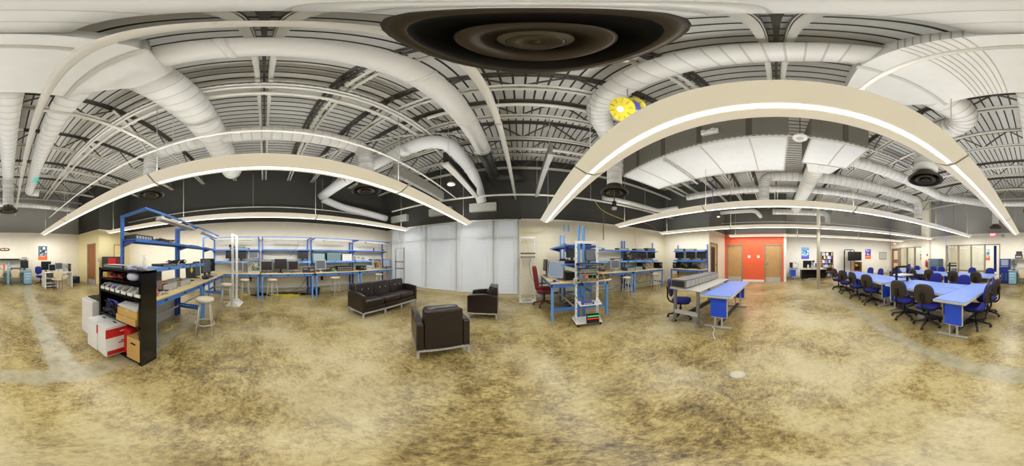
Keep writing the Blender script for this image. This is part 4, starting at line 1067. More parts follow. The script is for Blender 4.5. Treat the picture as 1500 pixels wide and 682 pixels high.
def open_pc(lb, x, y, z, rz, w=.45, h=.42, tall=True):
    t = thing('open_computer', lb, 'computer', (x, y, z), rz)
    rnd = random.Random(int(x*100+y*37)); d = .18
    if tall:
        mb = MB(); mb.box(-w/2, w/2, d/2-.01, d/2, 0, h); mb.box(-w/2, w/2, -d/2, d/2, 0, .012); mb.box(-w/2, -w/2+.01, -d/2, d/2, 0, h); mb.box(w/2-.01, w/2, -d/2, d/2, 0, h); mb.box(-w/2, w/2, -d/2+.06, d/2, h-.012, h)
        mb.build('chassis', 'silver', t)
        mb = MB(); mb.box(-w*.15, w*.42, d/2-.03, d/2-.012, .08, h-.08)
        for i in range(14):
            a, b = rnd.uniform(-w*.12, w*.34), rnd.uniform(.1, h-.14); s = rnd.uniform(.012, .045)
            mb.m(rnd.choice((1, 2, 3))).box(a, a+s*1.6, d/2-.03-s*.6, d/2-.03, b, b+s)
        mb.build('circuit_board', ['board', 'charcoal', 'lgrey', 'tan'], t)
        mb = MB(); mb.box(-w*.45, -w*.2, -d*.3, d/2-.012, h-.16, h-.03); mb.build('power_supply', 'mgrey', t)
        mb = MB()
        for i in range(7):
            mb.m(i % 5)
            p = [Vector((rnd.uniform(-w*.4, w*.4), rnd.uniform(-d*.4, d*.3), rnd.uniform(.05, h-.05))) for _ in range(4)]
            mb.tube(curve(p, 5), .006, 5)
        mb.build('cables', ['red', 'yellow', 'black', 'orange_c', 'white'] if y > 3 else ['lgrey', 'yellow', 'black', 'board', 'white'], t)
    else:
        d = .36
        mb = MB(); mb.box(-w/2, w/2, -d/2, d/2, 0, .01); mb.box(-w/2, -w/2+.008, -d/2, d/2, 0, h); mb.box(w/2-.008, w/2, -d/2, d/2, 0, h); mb.box(-w/2, w/2, -d/2, -d/2+.01, 0, h); mb.box(-w/2, w/2, d/2-.008, d/2, 0, h)
        mb.build('chassis', 'silver', t)
        mb = MB(); mb.box(-w*.4, w*.15, -d*.35, d*.4, .02, .03)
        for i in range(10):
            a, b = rnd.uniform(-w*.38, 0), rnd.uniform(-d*.3, d*.3); mb.m(rnd.choice((1, 2))).box(a, a+.05, b, b+.04, .03, .06)
        mb.build('circuit_board', ['board', 'charcoal', 'lgrey'], t)
        mb = MB(); mb.box(w*.2, w*.46, -d*.4, d*.1, .012, h*.8); mb.build('drive_cage', 'mgrey', t)
        mb = MB()
        for i in range(5):
            mb.m(i % 4); p = [Vector((rnd.uniform(-w*.4, w*.4), rnd.uniform(-d*.4, d*.3), rnd.uniform(.05, h+.03))) for _ in range(4)]; mb.tube(curve(p, 5), .005, 5)
        mb.build('cables', ['orange_c', 'yellow', 'black', 'white'], t)
    return t
def keyboard(lb, x, y, z, rz, m='lgrey', km='white', w=.44):
    t = thing('keyboard', lb, 'keyboard', (x, y, z), rz)
    mb = MB(); mb.prism([(-.08, 0), (.08, 0), (.08, .026), (-.08, .014)], 'x', -w/2, w/2); o = mb.build('case', m, t); fixnormals(o)
    mb = MB()
    for j in range(5):
        yy = -.06+j*.026; zz = .016+.012*(yy+.08)/.16
        for i in range(15): mb.box(-w*.46+i*w*.061, -w*.46+i*w*.061+w*.052, yy, yy+.021, zz-.003, zz+.006)
    mb.build('keys', km, t)
    return t
def carton(lb, x, y, z, rz, w, d, h, m='cardboard', slot=True, tape=True, group=None, band=None):
    t = thing('cardboard_box', lb, 'box', (x, y, z), rz, group)
    mb = MB(); mb.box(-w/2, w/2, -d/2, d/2, 0, h)
    if band: mb.m(1).box(-w/2-.001, w/2+.001, -d/2-.001, d/2+.001, h*band[0], h*band[1])
    mb.build('box_body', [m, band[2] if band else m], t)
    if tape: mb = MB(); mb.box(-.025, .025, -d/2-.002, d/2+.002, h*.75, h+.002); mb.build('tape', 'paper' if m == 'white' else 'tan', t)
    if slot:
        mb = MB(); mb.box(-.045, .045, -.015, .015, h+.0005, h+.003); mb.build('hand_hole', 'black', t)
        mb = MB(); mb.box(-.04, .04, -d/2-.003, -d/2-.0005, h*.72, h*.72+.028); mb.build('hand_hole', 'black', t)
    return t
def clutter(name, lb, cat, x, y, z, rz, w, d, h, n, mats, r=.006, seed=1, kind=None):
    """loose tangle of wires"""
    rnd = random.Random(seed); mb = MB()
    for i in range(n):
        mb.m(i % len(mats))
        p = [Vector((rnd.uniform(-w/2, w/2), rnd.uniform(-d/2, d/2), r+rnd.random()**2*h)) for _ in range(5)]
        mb.tube(curve(p, 5), r, 5)
    o = mb.build(name, list(mats), None, 0, (x, y, z), rz); tag(o, lb, cat, None, kind); return o
TZ = BH+.001; LZ = 1.331; UZ = 1.771; XS = -6.11
# --- long wall, first bench
monitor('square silver-framed monitor on the first wall bench, next to the white rack', -5.85, -.97, TZ, E_, .42, .36, 'silver', 'screen_g', up=.05)
open_pc('opened silver computer case with bare circuit board, between two monitors on the wall bench', -5.9, -.36, TZ, E_, .45, .46)
monitor('black monitor on the shelf partly behind the white rack', XS, -1.3, LZ, E_, .34, .29, up=.1)
monitor('black monitor on the shelf over the square silver monitor', XS, -.87, LZ, E_, .4, .3, up=.1)
monitor('grey-screened monitor on the shelf beside the bench joint', XS, -.4, LZ, E_, .37, .3, 'lgrey', 'screen_g', up=.1)
for i in range(2): chassis(('teal network board stacked on the top shelf near the white rack, lower one', 'teal network board stacked on the top shelf near the white rack, upper one')[i], XS, -.9-.05*i, UZ+.055*i, E_, .7-.25*i, .28, .05, 'teal', 'teal_d', 10, 1)
# second bench
monitor('dark monitor on the wall bench, first of three in a row', -5.85, .09, TZ, E_, .43, .36, 'mgrey', 'screen', up=.07)
monitor('dark monitor on the wall bench, tall middle one of three', -5.85, .59, TZ, E_, .44, .36, up=.14)
monitor('dark monitor on the wall bench, last of three in a row', -5.85, 1.05, TZ, E_, .4, .34, 'mgrey', 'screen', up=.09)
chassis('flat dark equipment lying on the shelf above the first of the three monitors', XS, .04, LZ, E_, .5, .28, .06, 'charcoal', 'black', 14, 1)
chassis('flat teal device on the shelf over the tall middle monitor', XS, .5, LZ, E_, .36, .28, .07, 'teal', 'teal', 8, 1)
chassis('flat teal device on the shelf behind the last of the three monitors', XS, 1.0, LZ, E_, .4, .28, .055, 'teal', 'teal_d', 8, 1)
monitor('wide black monitor on the shelf at the end of the second wall bench', XS, 1.48, LZ, E_, .42, .32, up=.1)
desktop('flat desktop computer at the joint of two wall benches', -5.9, 1.6, TZ, E_, .47, .4, .2, 'silver', 'charcoal')
# third bench
monitor('grey monitor at the start of the wall bench with the teal chassis', -5.82, 2.1, TZ, E_, .42, .36, 'lgrey', 'screen_g', up=.1)
desktop('flat desktop computer half behind the grey monitor', -6.0, 2.52, TZ, E_, .42, .36, .19, 'silver', 'charcoal')
chassis('black flat computer on the wall bench under the white unit', -5.9, 3.1, TZ, E_, .72, .4, .2, 'black', 'black', 8, 2, 'desktop_computer', 'computer')
chassis('large teal network chassis with port rows, nearer to the monitors', XS, 2.08, LZ, E_, .46, .3, .29, 'teal', 'teal', 10, 6)
chassis('large blue-grey network chassis with a black side, second on the shelf', XS, 2.72, LZ, E_, .54, .3, .32, 'black', 'teal', 12, 6)
chassis('white slotted network unit on the shelf, last on its bench', XS, 3.33, LZ, E_, .4, .3, .27, 'lgrey', 'white', 10, 3)
clutter('wire_tangle', 'small green circuit module with wires on the wall bench', 'wires', -5.8, 2.66, TZ, 0, .2, .2, .1, 7, ('board', 'green', 'lgrey'), .012, 5)
# fourth bench
desktop('white boxy unit on the shelf towards the blinds', XS, 4.0, LZ, E_, .5, .3, .19, 'white', 'lgrey', 'power_unit', 'equipment')
chassis('wide black tray on the shelf nearest to the blinds', XS, 5.03, LZ, E_, .7, .3, .05, 'black', 'black', 6, 1)
desktop('black boxy computer on the wall bench behind the sofa', -5.9, 3.98, TZ, E_, .3, .38, .19, 'black', 'black')
desktop('white flat computer on the wall bench behind the sofa', -5.9, 4.38, TZ, E_, .38, .4, .17, 'white', 'silver')
open_pc('opened computer full of bright cables at the end of the long bench wall', -5.9, 4.88, TZ, E_, .5, .46)
monitor('black monitor turned towards the sofa, closest to the blinds', -5.8, 5.42, TZ, face(1, -.35), .42, .36, 'black', 'screen_b', up=.09)
def can(lb, x, y, z, r, h, m, name='can', cat='can'):
    mb = MB(); mb.lathe([(0, 0), (r, 0), (r, h*.92), (r*.85, h), (0, h)], n=16); o = mb.build(name, m, None, 0, (x, y, z)); tag(o, lb, cat); return o
can('small dark red can on the top shelf near the blinds', XS, 4.86, UZ, .033, .13, 'redbrown')
can('small red can at the very end of the top shelf', XS, 5.4, UZ, .03, .13, 'red')
can('small green can next to the red one on the top shelf', XS, 5.5, UZ, .03, .1, 'green')
clutter('extension_cable', 'yellow extension cord heaped on the floor under the second wall bench', 'cord', -6.05, .75, 0, 0, .4, 1.3, .08, 6, ('yellow',), .007, 3)
clutter('extension_cable', 'yellow extension cord on the floor under the first wall bench', 'cord', -6.05, -.75, 0, 0, .4, .9, .06, 4, ('yellow',), .007, 4)
clutter('wire_tangle', 'black cables lying along the foot of the long wall', 'wires', -6.22, .7, 0, 0, .25, 2.2, .12, 14, ('black',), .008, 9)
cable('power_cable', 'dark cord rising from the floor to the second wall bench', [(-6.25, .9, .05), (-6.25, 1.4, .3), (-6.3, 1.75, .75), (-6.3, 1.8, .85)], .008)
cable('power_cable', 'dark cord hanging behind the first wall bench', [(-6.33, -1.1, .86), (-6.3, -1.15, .5), (-6.2, -.8, .2), (-6.1, -.4, .02)], .008)
cable('power_cable', 'thin cord hanging below the task light of the second wall bench', [(-5.75, 1.2, 2.1), (-5.9, 1.25, 1.9), (-6.05, 1.1, 1.7), (-6.1, .95, 1.45)], .005)
t = thing('bucket', 'dark round bin under the wall bench with the teal chassis', 'bin', (-6.05, 2.0, 0))
mb = MB(); mb.lathe([(0, .005), (.12, .005), (.12, 0), (.15, .26), (.158, .27), (.145, .265), (.12, .02), (0, .02)], n=20); mb.build('bin_body', 'charcoal', t)
# --- island bench
open_pc('opened low computer case on the shelf bench, closest to the black shelf', -2.35, -1.7, TZ, N_, .44, .12, False)
open_pc('opened low computer case on the shelf bench, second from the black shelf', -2.95, -1.72, TZ, N_, .44, .11, False)
open_pc('tall opened case with a bare board behind the low open computers', -2.38, -2.0, TZ, N_, .5, .3)
monitor('dark monitor with a yellow diamond sign on the shelf bench', -3.55, -1.72, TZ, N_, .46, .36, 'charcoal', 'charcoal', up=.06)
mb = MB(); mb.cbox((0, 0, 0), (.11, .004, .11), 0, 0, PI/4); o = mb.build('warning_diamond', 'yellow', None); o.parent = [x for x in COL.objects if x.name.startswith('monitor') and 'yellow diamond' in x.get('label', '')][0]; o.location = (0, -.026, .26)
monitor('black monitor behind the diamond monitor on the bench by the white rack', -4.1, -1.8, TZ, N_, .4, .4, 'black', 'screen_g', up=.05)
monitor('larger tilted black monitor on the bench by the white rack', -4.55, -1.7, TZ, face(.35, 1), .44, .42, 'black', 'screen_g', up=.1)
monitor('black monitor at the wall end of the shelf bench row', -5.05, -1.75, TZ, face(.6, 1), .4, .42, 'black', 'screen', up=.1)
chassis('flat black unit with a white top on the low shelf over the open computers', -2.75, -1.93, 1.311, N_, .5, .28, .045, 'charcoal', 'black', 8, 1)
clutter('wire_tangle', 'loose parts and wires along the low shelf of the shelf bench', 'wires', -3.2, -1.92, 1.311, 0, .7, .2, .1, 16, ('charcoal', 'lgrey', 'black'), .014, 12)
clutter('wire_tangle', 'tangle of brownish cables on the top shelf of the shelf bench', 'wires', -2.75, -1.93, UZ, 0, .7, .2, .09, 20, ('oak', 'shell', 'tan'), .009, 13)
chassis('flat dark brown unit at the shelf end of the top shelf', -1.98, -1.93, UZ, N_, .42, .28, .08, 'shell', 'shell', 6, 1)
chassis('flat grey unit on the top shelf by the white rack', -4.0, -1.93, UZ, N_, .5, .28, .03, 'lgrey', 'mgrey', 6, 1)
carton('flat cardboard piece on the top shelf near the wall bench corner', -4.9, -1.93, UZ, N_, .5, .25, .03, slot=False, tape=False)
clutter('wire_tangle', 'spilled screws and cables at the open end of the shelf bench', 'wires', -2.0, -1.55, TZ, 0, .35, .3, .06, 12, ('lgrey', 'black', 'orange_c'), .009, 15)
clutter('wire_tangle', 'black adapters and cables under the monitors by the white rack', 'wires', -4.05, -1.5, TZ, 0, .5, .16, .07, 12, ('black', 'charcoal'), .012, 16)
chassis('silver low case on the bench before the tilted monitor', -4.5, -1.46, TZ, N_, .35, .16, .06, 'silver', 'lgrey', 6, 1)
cable('extension_cable', 'short yellow cord on the floor under the shelf bench', [(-2.5, -1.75, .01), (-2.65, -1.7, .015), (-2.8, -1.78, .01), (-3.0, -1.7, .01)], .012, 'yellow')
mb = MB(); mb.box(-3.52, -1.75, -2.14, -2.12, 0, .78); o = mb.build('bench_screen', 'lgrey'); tag(o, 'pale sheet closing the back of the shelf bench below its top', 'panel')
# --- black shelf contents
def shelf_pos(f, dep, z): return (-1.37-dep, -1.30-f*.86, z)
chassis('long flat silver device on top of the black shelf', -1.56, -1.97, 1.332, E_, .5, .2, .045, 'silver', 'charcoal', 10, 1)
t = thing('spray_bottle', 'white plastic bottle on top of the black shelf', 'bottle', (-1.57, -1.42, 1.332))
mb = MB(); mb.lathe([(0, 0), (.034, 0), (.036, .02), (.036, .1), (.014, .125), (.014, .135)], n=16); mb.build('bottle_body', 'white', t)
mb = MB(); mb.lathe([(.016, .132), (.016, .15), (.006, .155), (.006, .175)], n=12); mb.box(-.006, .035, -.006, .006, .168, .182); mb.build('nozzle', 'white', t)
clutter('plastic_bag', 'crumpled clear bag on top of the black shelf', 'bag', -1.5, -1.5, 1.332, 0, .14, .2, .04, 8, ('bag',), .012, 31)
carton('small brown box on the top inner shelf of the black shelf', -1.45, -2.06, 1.191, E_, .12, .12, .075, slot=False)
clutter('wire_tangle', 'red and orange tools and cables inside the black shelf', 'wires', -1.47, -1.86, 1.191, 0, .14, .3, .05, 16, ('red', 'black', 'orange_c', 'charcoal'), .012, 21)
mb = MB(); mb.sup((0, 0, .055), (.16, .2, .11), .8, .9, 16, 8); 
mb.m(1)
for i in range(4): mb.tube(curve([(random.uniform(-.08, .08), random.uniform(-.1, .1), random.uniform(.03, .12)) for _ in range(4)], 5), .008, 5)
o = mb.build('cable_bag', ['bag', 'purple'], None, 0, (-1.44, -1.48, 1.191)); tag(o, 'clear bag of blue cables inside the black shelf', 'bag')
for i in range(7):
    t = thing('parts_bin', 'small grey parts bin in the row on the black shelf', 'bin', (-1.44, -1.35-i*.122, 1.001), E_, 'grey parts bins on the black shelf')
    mb = MB(); w = .052
    mb.prism([(-.08, 0), (.09, 0), (.09, .09), (.0, .09), (-.08, .04)], 'x', -w, -w+.006); mb.prism([(-.08, 0), (.09, 0), (.09, .09), (.0, .09), (-.08, .04)], 'x', w-.006, w)
    mb.box(-w, w, -.08, .09, 0, .006); mb.box(-w, w, .084, .09, 0, .09); mb.prism([(-.08, 0), (-.074, 0), (-.074, .045), (-.08, .04)], 'x', -w, w)
    o = mb.build('bin_body', 'white', t); fixnormals(o)
    mb = MB(); mb.cbox((0, .02, .035), (.08, .1, .05), .2*(i % 3)); mb.build('contents', ('mgrey', 'lgrey', 'mgrey', 'mgrey', 'purple', 'charcoal', 'charcoal')[i], t)
for i in range(2): carton(('flat brown box inside the black shelf, upper of two', 'flat brown box inside the black shelf, lower of two')[i], -1.47+.01*i, -1.52-.02*i, .621+.1*(1-i), E_, .36, .24, .095, 'cardboard', False, True)
for i in range(5):
    mb = MB(); mb.box(-.15, .15, -.1, .1, 0, .008); o = mb.build('manual', 'paper' if i % 2 == 0 else 'lgrey', None, 0, (-1.46, -1.5-.012*i, .822+.009*i), E_+.08*i); tag(o, 'white booklet on the flat brown boxes in the black shelf', 'booklet', 'white booklets in the black shelf')
clutter('wire_tangle', 'heap of black and blue cables inside the black shelf', 'wires', -1.47, -1.95, .621, 0, .18, .34, .2, 26, ('black', 'charcoal', 'black', 'purple'), .012, 22)
# bottom boxes, sticking out of the shelf
def filebox(lb, x, y, rz):
    t = thing('storage_box', lb, 'box', (x, y, .062), rz, None)
    w, d, h = .25, .42, .48
    mb = MB(); mb.box(-w/2, w/2, -d/2, d/2, 0, h); mb.m(1).box(w/2-.01, w/2+.001, -d/2-.0005, d/2+.0005, h*.64, h*.93); mb.box(w/2-.01, w/2+.001, -d/2+.02, d/2-.1, .01, .09); mb.build('box_body', ['white', 'red'], t)
    mb = MB(); mb.box(-.04, .04, -.014, .014, h+.0003, h+.003); mb.build('hand_hole', 'black', t)
    mb = MB(); mb.box(w/2+.0015, w/2+.003, -.02, .12, h*.4, h*.43); mb.box(w/2+.0015, w/2+.003, .02, .1, h*.46, h*.49); mb.build('print', 'charcoal', t)
    mb = MB(); mb.box(w/2+.0015, w/2+.003, .0, .1, h*.79, h*.82); mb.build('logo_text', 'white', t)
    return t
filebox('white and red box sticking out of the black shelf, nearer to its open end', -1.37, -1.79, E_-.08)
filebox('white and red box sticking out of the black shelf, next to the white cabinet', -1.36, -2.04, E_+.03)
carton('dark red box deep inside the bottom of the black shelf', -1.53, -1.6, .062, E_, .12, .2, .42, 'red', False, False)
carton('plain brown box with a hand hole in the bottom of the black shelf', -1.495, -1.42, .062, E_, .22, .26, .36, 'cardboard', True, False)
t = thing('mini_cabinet', 'white boxy cabinet on the floor behind the white and red boxes', 'cabinet', (-1.66, -2.6, 0), E_)
mb = MB(); mb.box(-.2, .2, -.3, .3, .01, .7); mb.build('cabinet_body', 'white', t, .008)
mb = MB(); mb.box(-.19, .19, -.28, .28, .7, .712); mb.build('top_plate', 'lgrey', t)
keyboard('dark keyboard lying on the white boxy cabinet', -1.55, -2.58, .713, E_, 'charcoal', 'black', .36)
keyboard('dark keyboard lying behind another on the white boxy cabinet', -1.75, -2.6, .713, E_+.1, 'charcoal', 'black', .36)
mb = MB(); mb.cbox((0, 0, .18), (.34, .04, .5), 0, -.1); o = mb.build('flat_slab', 'black', None, .006, (-1.88, -2.42, .83), face(1, .3)); tag(o, 'black flat panel leaning behind the black shelf on the white cabinet', 'panel')
# red cabinet + frame at the alcove
t = thing('tool_cabinet', 'dark cabinet with red front panels in the alcove', 'cabinet', (-4.95, -6.62, 0), N_)
mb = MB(); mb.box(-.5, .5, -.24, .24, 0, 1.5); mb.build('cabinet_body', 'charcoal', t)
for i in range(2):
    mb = MB(); mb.box(-.47+i*.48, -.01+i*.48, -.255, -.24, .95, 1.43); mb.build('door', 'red' if i == 0 else 'redbrown', t)
t = thing('wooden_frame', 'wooden framed board on the alcove wall above the red cabinet', 'frame', (-5.55, -6.93, 1.45), N_)
mb = MB(); mb.box(-.3, .3, -.02, 0, 0, .04); mb.box(-.3, .3, -.02, 0, .66, .7); mb.box(-.3, -.26, -.02, 0, 0, .7); mb.box(.26, .3, -.02, 0, 0, .7); mb.build('frame', 'oak', t)
mb = MB(); mb.box(-.26, .26, -.012, 0, .04, .66); mb.build('board', 'cream_y', t)
# --- block wall benches
Yb = 5.45
monitor('grey monitor on the block wall bench above a stool', 3.55, 5.4, TZ, S_, .42, .34, 'lgrey', 'screen_g', up=.11)
chassis('teal flat device on the block wall bench at the bench joint', 4.2, 5.35, TZ, S_, .42, .36, .14, 'teal_d', 'teal_d', 10, 2)
chassis('teal flat device with a cable on the block wall bench, past the joint', 4.72, 5.5, TZ, S_, .5, .36, .15, 'teal', 'teal_d', 12, 2)
desktop('black tower computer beside the white opened unit on the block wall bench', 5.05, 5.5, TZ, S_, .18, .4, .3, 'black', 'black')
open_pc('white opened unit with cables on the block wall bench', 5.5, 5.5, TZ, S_, .55, .28)
desktop('black tower computer in the corner between two benches', 6.2, 5.5, TZ, S_, .22, .42, .3, 'black', 'black')
YS = 5.58
monitor('wide black monitor on the block wall shelf, first of three', 4.7, YS, LZ, S_, .46, .3, 'black', 'screen', up=.09)
desktop('black computer standing beside the first shelf monitor on the block wall', 4.3, YS, LZ, S_, .22, .28, .3, 'black', 'black')
monitor('reddish dark monitor on the block wall shelf, second of three', 5.22, YS, LZ, S_, .46, .29, 'black', 'screen', up=.09)
monitor('black monitor on the block wall shelf, third of three next to the corner', 5.8, YS, LZ, S_, .5, .3, 'black', 'screen', up=.09)
chassis('light teal flat unit on the block wall shelf by the diffuser side', 3.0, YS, LZ, S_, .4, .28, .1, 'teal', 'lgrey', 10, 2)
chassis('black flat unit on the block wall shelf at the bench joint', 3.75, YS, LZ, S_, .44, .28, .09, 'charcoal', 'black', 10, 1)
chassis('teal flat unit on the upper block wall shelf by the uprights', 4.0, YS, UZ, S_, .5, .28, .08, 'teal_d', 'charcoal', 10, 1)
chassis('black flat unit on the upper block wall shelf, middle one', 4.95, YS, UZ, S_, .55, .28, .08, 'charcoal', 'black', 10, 1)
chassis('black stacked unit on the upper block wall shelf near the corner', 5.65, YS, UZ, S_, .5, .28, .13, 'black', 'charcoal', 10, 2)
clutter('wire_tangle', 'small white parts lying on the upper block wall shelf', 'wires', 2.9, YS, UZ, 0, .5, .2, .07, 8, ('white', 'lgrey', 'charcoal'), .014, 41)
clutter('wire_tangle', 'grey wires behind the grey monitor on the block wall bench', 'wires', 2.95, 5.6, TZ, 0, .6, .2, .22, 12, ('charcoal', 'lgrey', 'black'), .009, 42)
cable('power_cable', 'red and black cord looping under the block wall bench', [(4.5, 5.75, .88), (4.6, 5.7, .5), (4.9, 5.6, .38), (5.2, 5.7, .6), (5.3, 5.75, .88)], .007, 'redbrown')
cable('power_cable', 'black cord looping under the corner of the block wall benches', [(4.6, 5.75, .88), (5.0, 5.7, .3), (5.5, 5.6, .4), (5.6, 5.75, .88)], .007)
cable('power_cable', 'pale cord sagging behind the double bench along the block wall', [(2.4, 5.8, .5), (2.8, 5.75, .25), (3.4, 5.7, .12), (4.1, 5.75, .3)], .007, 'charcoal')
# corner bench
XC = 6.83; XCS = 6.93
for y, lb in ((4.68, 'black monitor on the corner bench shelf, next to the block wall'), (4.02, 'black monitor on the corner bench shelf, middle one'), (3.42, 'black monitor on the corner bench shelf, next to the glazed door')):
    monitor(lb, XCS, y, LZ, W_, .5, .3, 'black', 'screen', up=.09)
chassis('black flat unit on the upper corner shelf, next to the block wall', XCS, 4.6, UZ, W_, .52, .28, .12, 'charcoal', 'black', 10, 2)
chassis('teal flat unit on the upper corner shelf, middle one', XCS, 3.98, UZ, W_, .52, .28, .1, 'teal_d', 'charcoal', 10, 1)
chassis('thin dark unit on the upper corner shelf, next to the glazed door', XCS, 3.42, UZ, W_, .5, .28, .05, 'charcoal', 'mgrey', 10, 1)
desktop('black tower computer on the corner bench next to the block wall', XC, 4.78, TZ, W_, .2, .42, .3, 'black', 'black')
desktop('black tower computer in the middle of the corner bench', XC, 4.12, TZ, W_, .2, .42, .3, 'charcoal', 'black')
desktop('grey tower computer at the door end of the corner bench', XC, 3.4, TZ, W_, .18, .42, .3, 'mgrey', 'charcoal')
clutter('wire_tangle', 'dark wires behind the computers on the corner bench, nearer the block wall', 'wires', 6.95, 4.45, TZ, 0, .2, .5, .26, 18, ('charcoal', 'black', 'shell'), .008, 43)
clutter('wire_tangle', 'dark wires behind the computers on the corner bench, nearer the door', 'wires', 6.95, 3.75, TZ, 0, .2, .5, .26, 18, ('charcoal', 'black', 'shell'), .008, 44)
for x, y, z, w, d, h, lb in ((6.72, 4.74, 0, .4, .4, .3, 'brown box under the corner bench, lower one by the block wall'), (6.74, 4.74, .301, .38, .38, .29, 'brown box under the corner bench, upper one by the block wall'),
                            (6.74, 4.12, 0, .6, .4, .32, 'brown box under the middle of the corner bench, lower one'), (6.76, 4.1, .321, .62, .4, .26, 'brown box with white labels under the middle of the corner bench, upper one'), (6.76, 3.45, 0, .5, .4, .5, 'large brown box under the door end of the corner bench')):
    carton(lb, x, y, z, W_, w, d, h, 'cardboard', False, True)
# --- double bench
monitor('large grey-screened monitor at the near end of the double bench', .88, 3.93, TZ, face(-.85, -.55), .5, .4, 'silver', 'screen_b', up=.07, tilt=.16)
monitor('large grey-screened monitor behind another on the double bench', .9, 4.42, TZ, face(-.9, -.45), .46, .4, 'silver', 'screen_g', up=.08, tilt=.12)
monitor('black monitor on an arm at the wall end of the double bench', .78, 5.05, TZ, face(-1, -.1), .4, .36, 'black', 'screen', up=.14)
keyboard('grey keyboard on the double bench in front of the red chair', .76, 4.6, TZ, face(-1, 0), 'lgrey', 'mgrey')
mb = MB(); mb.box(-.11, .11, -.07, .07, 0, .006); o = mb.build('mouse_pad', 'purple', None, 0, (.78, 3.66, TZ), .3); tag(o, 'small blue mouse pad at the near end of the double bench', 'mouse pad')
mb = MB(); mb.sup((0, 0, .018), (.06, .1, .035), .8, .8, 14, 6); o = mb.build('mouse', 'charcoal', None, 0, (.78, 3.66, TZ+.007), .4); tag(o, 'dark mouse on the blue mouse pad', 'mouse')
chassis('black stacked unit in the middle of the double bench behind the monitors', 1.2, 4.1, TZ, W_, .6, .24, .2, 'black', 'black', 12, 3)
chassis('black flat unit on the low shelf of the double bench, above the monitors', 1.2, 4.0, LZ, W_, .44, .26, .07, 'black', 'charcoal', 10, 1)
chassis('dark flat unit on the low shelf of the double bench, near the wall end', 1.2, 4.7, LZ, W_, .44, .26, .06, 'charcoal', 'charcoal', 10, 1)
clutter('wire_tangle', 'black cables draped on the low shelf of the double bench', 'wires', 1.2, 4.35, LZ, 0, .2, .5, .1, 12, ('black', 'charcoal'), .012, 51)
chassis('dark chassis on the top shelf of the double bench', 1.6, 3.95, UZ, E_, .44, .26, .09, 'black', 'charcoal', 10, 1)
chassis('grey flat chassis on the top shelf of the double bench, red chair side', 1.2, 4.0, UZ, W_, .42, .26, .05, 'lgrey', 'charcoal', 10, 1)
chassis('black computer with a white label at the near end of the double bench', 2.0, 3.85, TZ, face(.3, -1), .36, .4, .11, 'black', 'black', 6, 1, 'desktop_computer', 'computer')
monitor('small dark monitor on the low shelf of the double bench, upright edge-on', 1.2, 3.68, LZ+.08, face(-.6, -1), .26, .3, 'charcoal', 'screen', up=.06)
monitor('small grey monitor hung in the rolling rack above the tray', 1.62, 3.56, LZ, face(.2, -1), .3, .3, 'charcoal', 'screen_g', up=.06, tilt=.2)
# rolling rack contents
rr = (1.39, 3.21); rz_ = -.1
chassis('black keyboard tray unit in the rolling rack', 1.4, 3.17, 1.32, rz_, .52, .36, .045, 'black', 'black', 10, 1)
chassis('grey switch with ports in the rolling rack, upper one', 1.4, 3.22, 1.2, rz_, .42, .26, .05, 'mgrey', 'teal_d', 14, 1)
chassis('dark patch panel in the rolling rack, middle one', 1.4, 3.22, 1.1, rz_, .42, .12, .045, 'charcoal', 'charcoal', 14, 1)
chassis('dark patch panel in the rolling rack, lower one', 1.4, 3.22, .98, rz_, .42, .12, .045, 'tan', 'charcoal', 14, 1)
t = thing('shelf_tray', 'white shelf plate in the rolling rack holding the purple router', 'shelf', (1.4, 3.18, .5), rz_)
mb = MB(); mb.box(-.23, .23, -.24, .1, 0, .01); mb.build('shelf_plate', 'white', t)
for s in (-1, 1): mb = MB(); mb.prism([(-.24, 0), (.1, 0), (.1, .13)], 'x', s*.23-.003, s*.23+.003); o = mb.build('side_bracket', 'white', t); fixnormals(o)
chassis('purple blue router on the white shelf of the rolling rack', 1.33, 3.06, .511, rz_, .22, .15, .05, 'purple', 'charcoal', 5, 1, 'router', 'router')
t = thing('control_unit', 'black unit with rows of coloured lamps at the foot of the rolling rack', 'control panel', (1.42, 2.98, .085), rz_-.05)
mb = MB(); mb.cbox((0, 0, .11), (.26, .05, .2), 0, -.15); mb.build('panel_body', 'black', t)
for j, mm in enumerate(('led_o', 'led_r', 'led_g')):
    mb = MB()
    for i in range(6): mb.cbox((-.1+i*.04, -.028+(j-1)*-.009-.0, .05+j*.06), (.024, .008, .022), 0, -.15)
    mb.build('lamp_row', mm, t)
for pts, mm, lb in (([(1.25, 3.05, 1.22), (1.3, 2.98, 1.1), (1.42, 2.96, .95), (1.55, 3.0, 1.08), (1.6, 3.06, 1.22)], 'orange_c', 'orange patch cable across the rolling rack'), ([(1.3, 3.06, 1.24), (1.24, 2.98, 1.0), (1.2, 2.98, .75), (1.32, 2.97, .66), (1.4, 3.04, .55)], 'teal', 'long teal patch cable hanging in the rolling rack'),
                    ([(1.5, 3.04, 1.26), (1.45, 2.97, 1.15), (1.33, 2.96, 1.0), (1.22, 3.0, 1.02)], 'green', 'green patch cable in the rolling rack'), ([(1.66, 3.0, 1.15), (1.7, 2.96, 1.0), (1.69, 2.97, .9)], 'yellow', 'short yellow patch cable by the rolling rack post'),
                    ([(1.2, 3.05, 1.24), (1.24, 2.96, 1.12), (1.27, 2.97, 1.0), (1.3, 3.06, .99)], 'red', 'red patch cable in the rolling rack'), ([(1.14, 3.1, 1.0), (1.05, 3.05, .85), (1.08, 3.05, .7), (1.2, 3.06, .6)], 'teal', 'teal patch cable looping outside the rolling rack post')):
    cable('patch_cable', lb, pts, .006, mm)
t = thing('power_strip', 'grey adapter box strapped to the rolling rack post', 'adapter', (1.1, 3.14, .93)); mb = MB(); mb.cbox((0, 0, .06), (.07, .06, .13), .3, .2); mb.build('case', 'lgrey', t, .006)
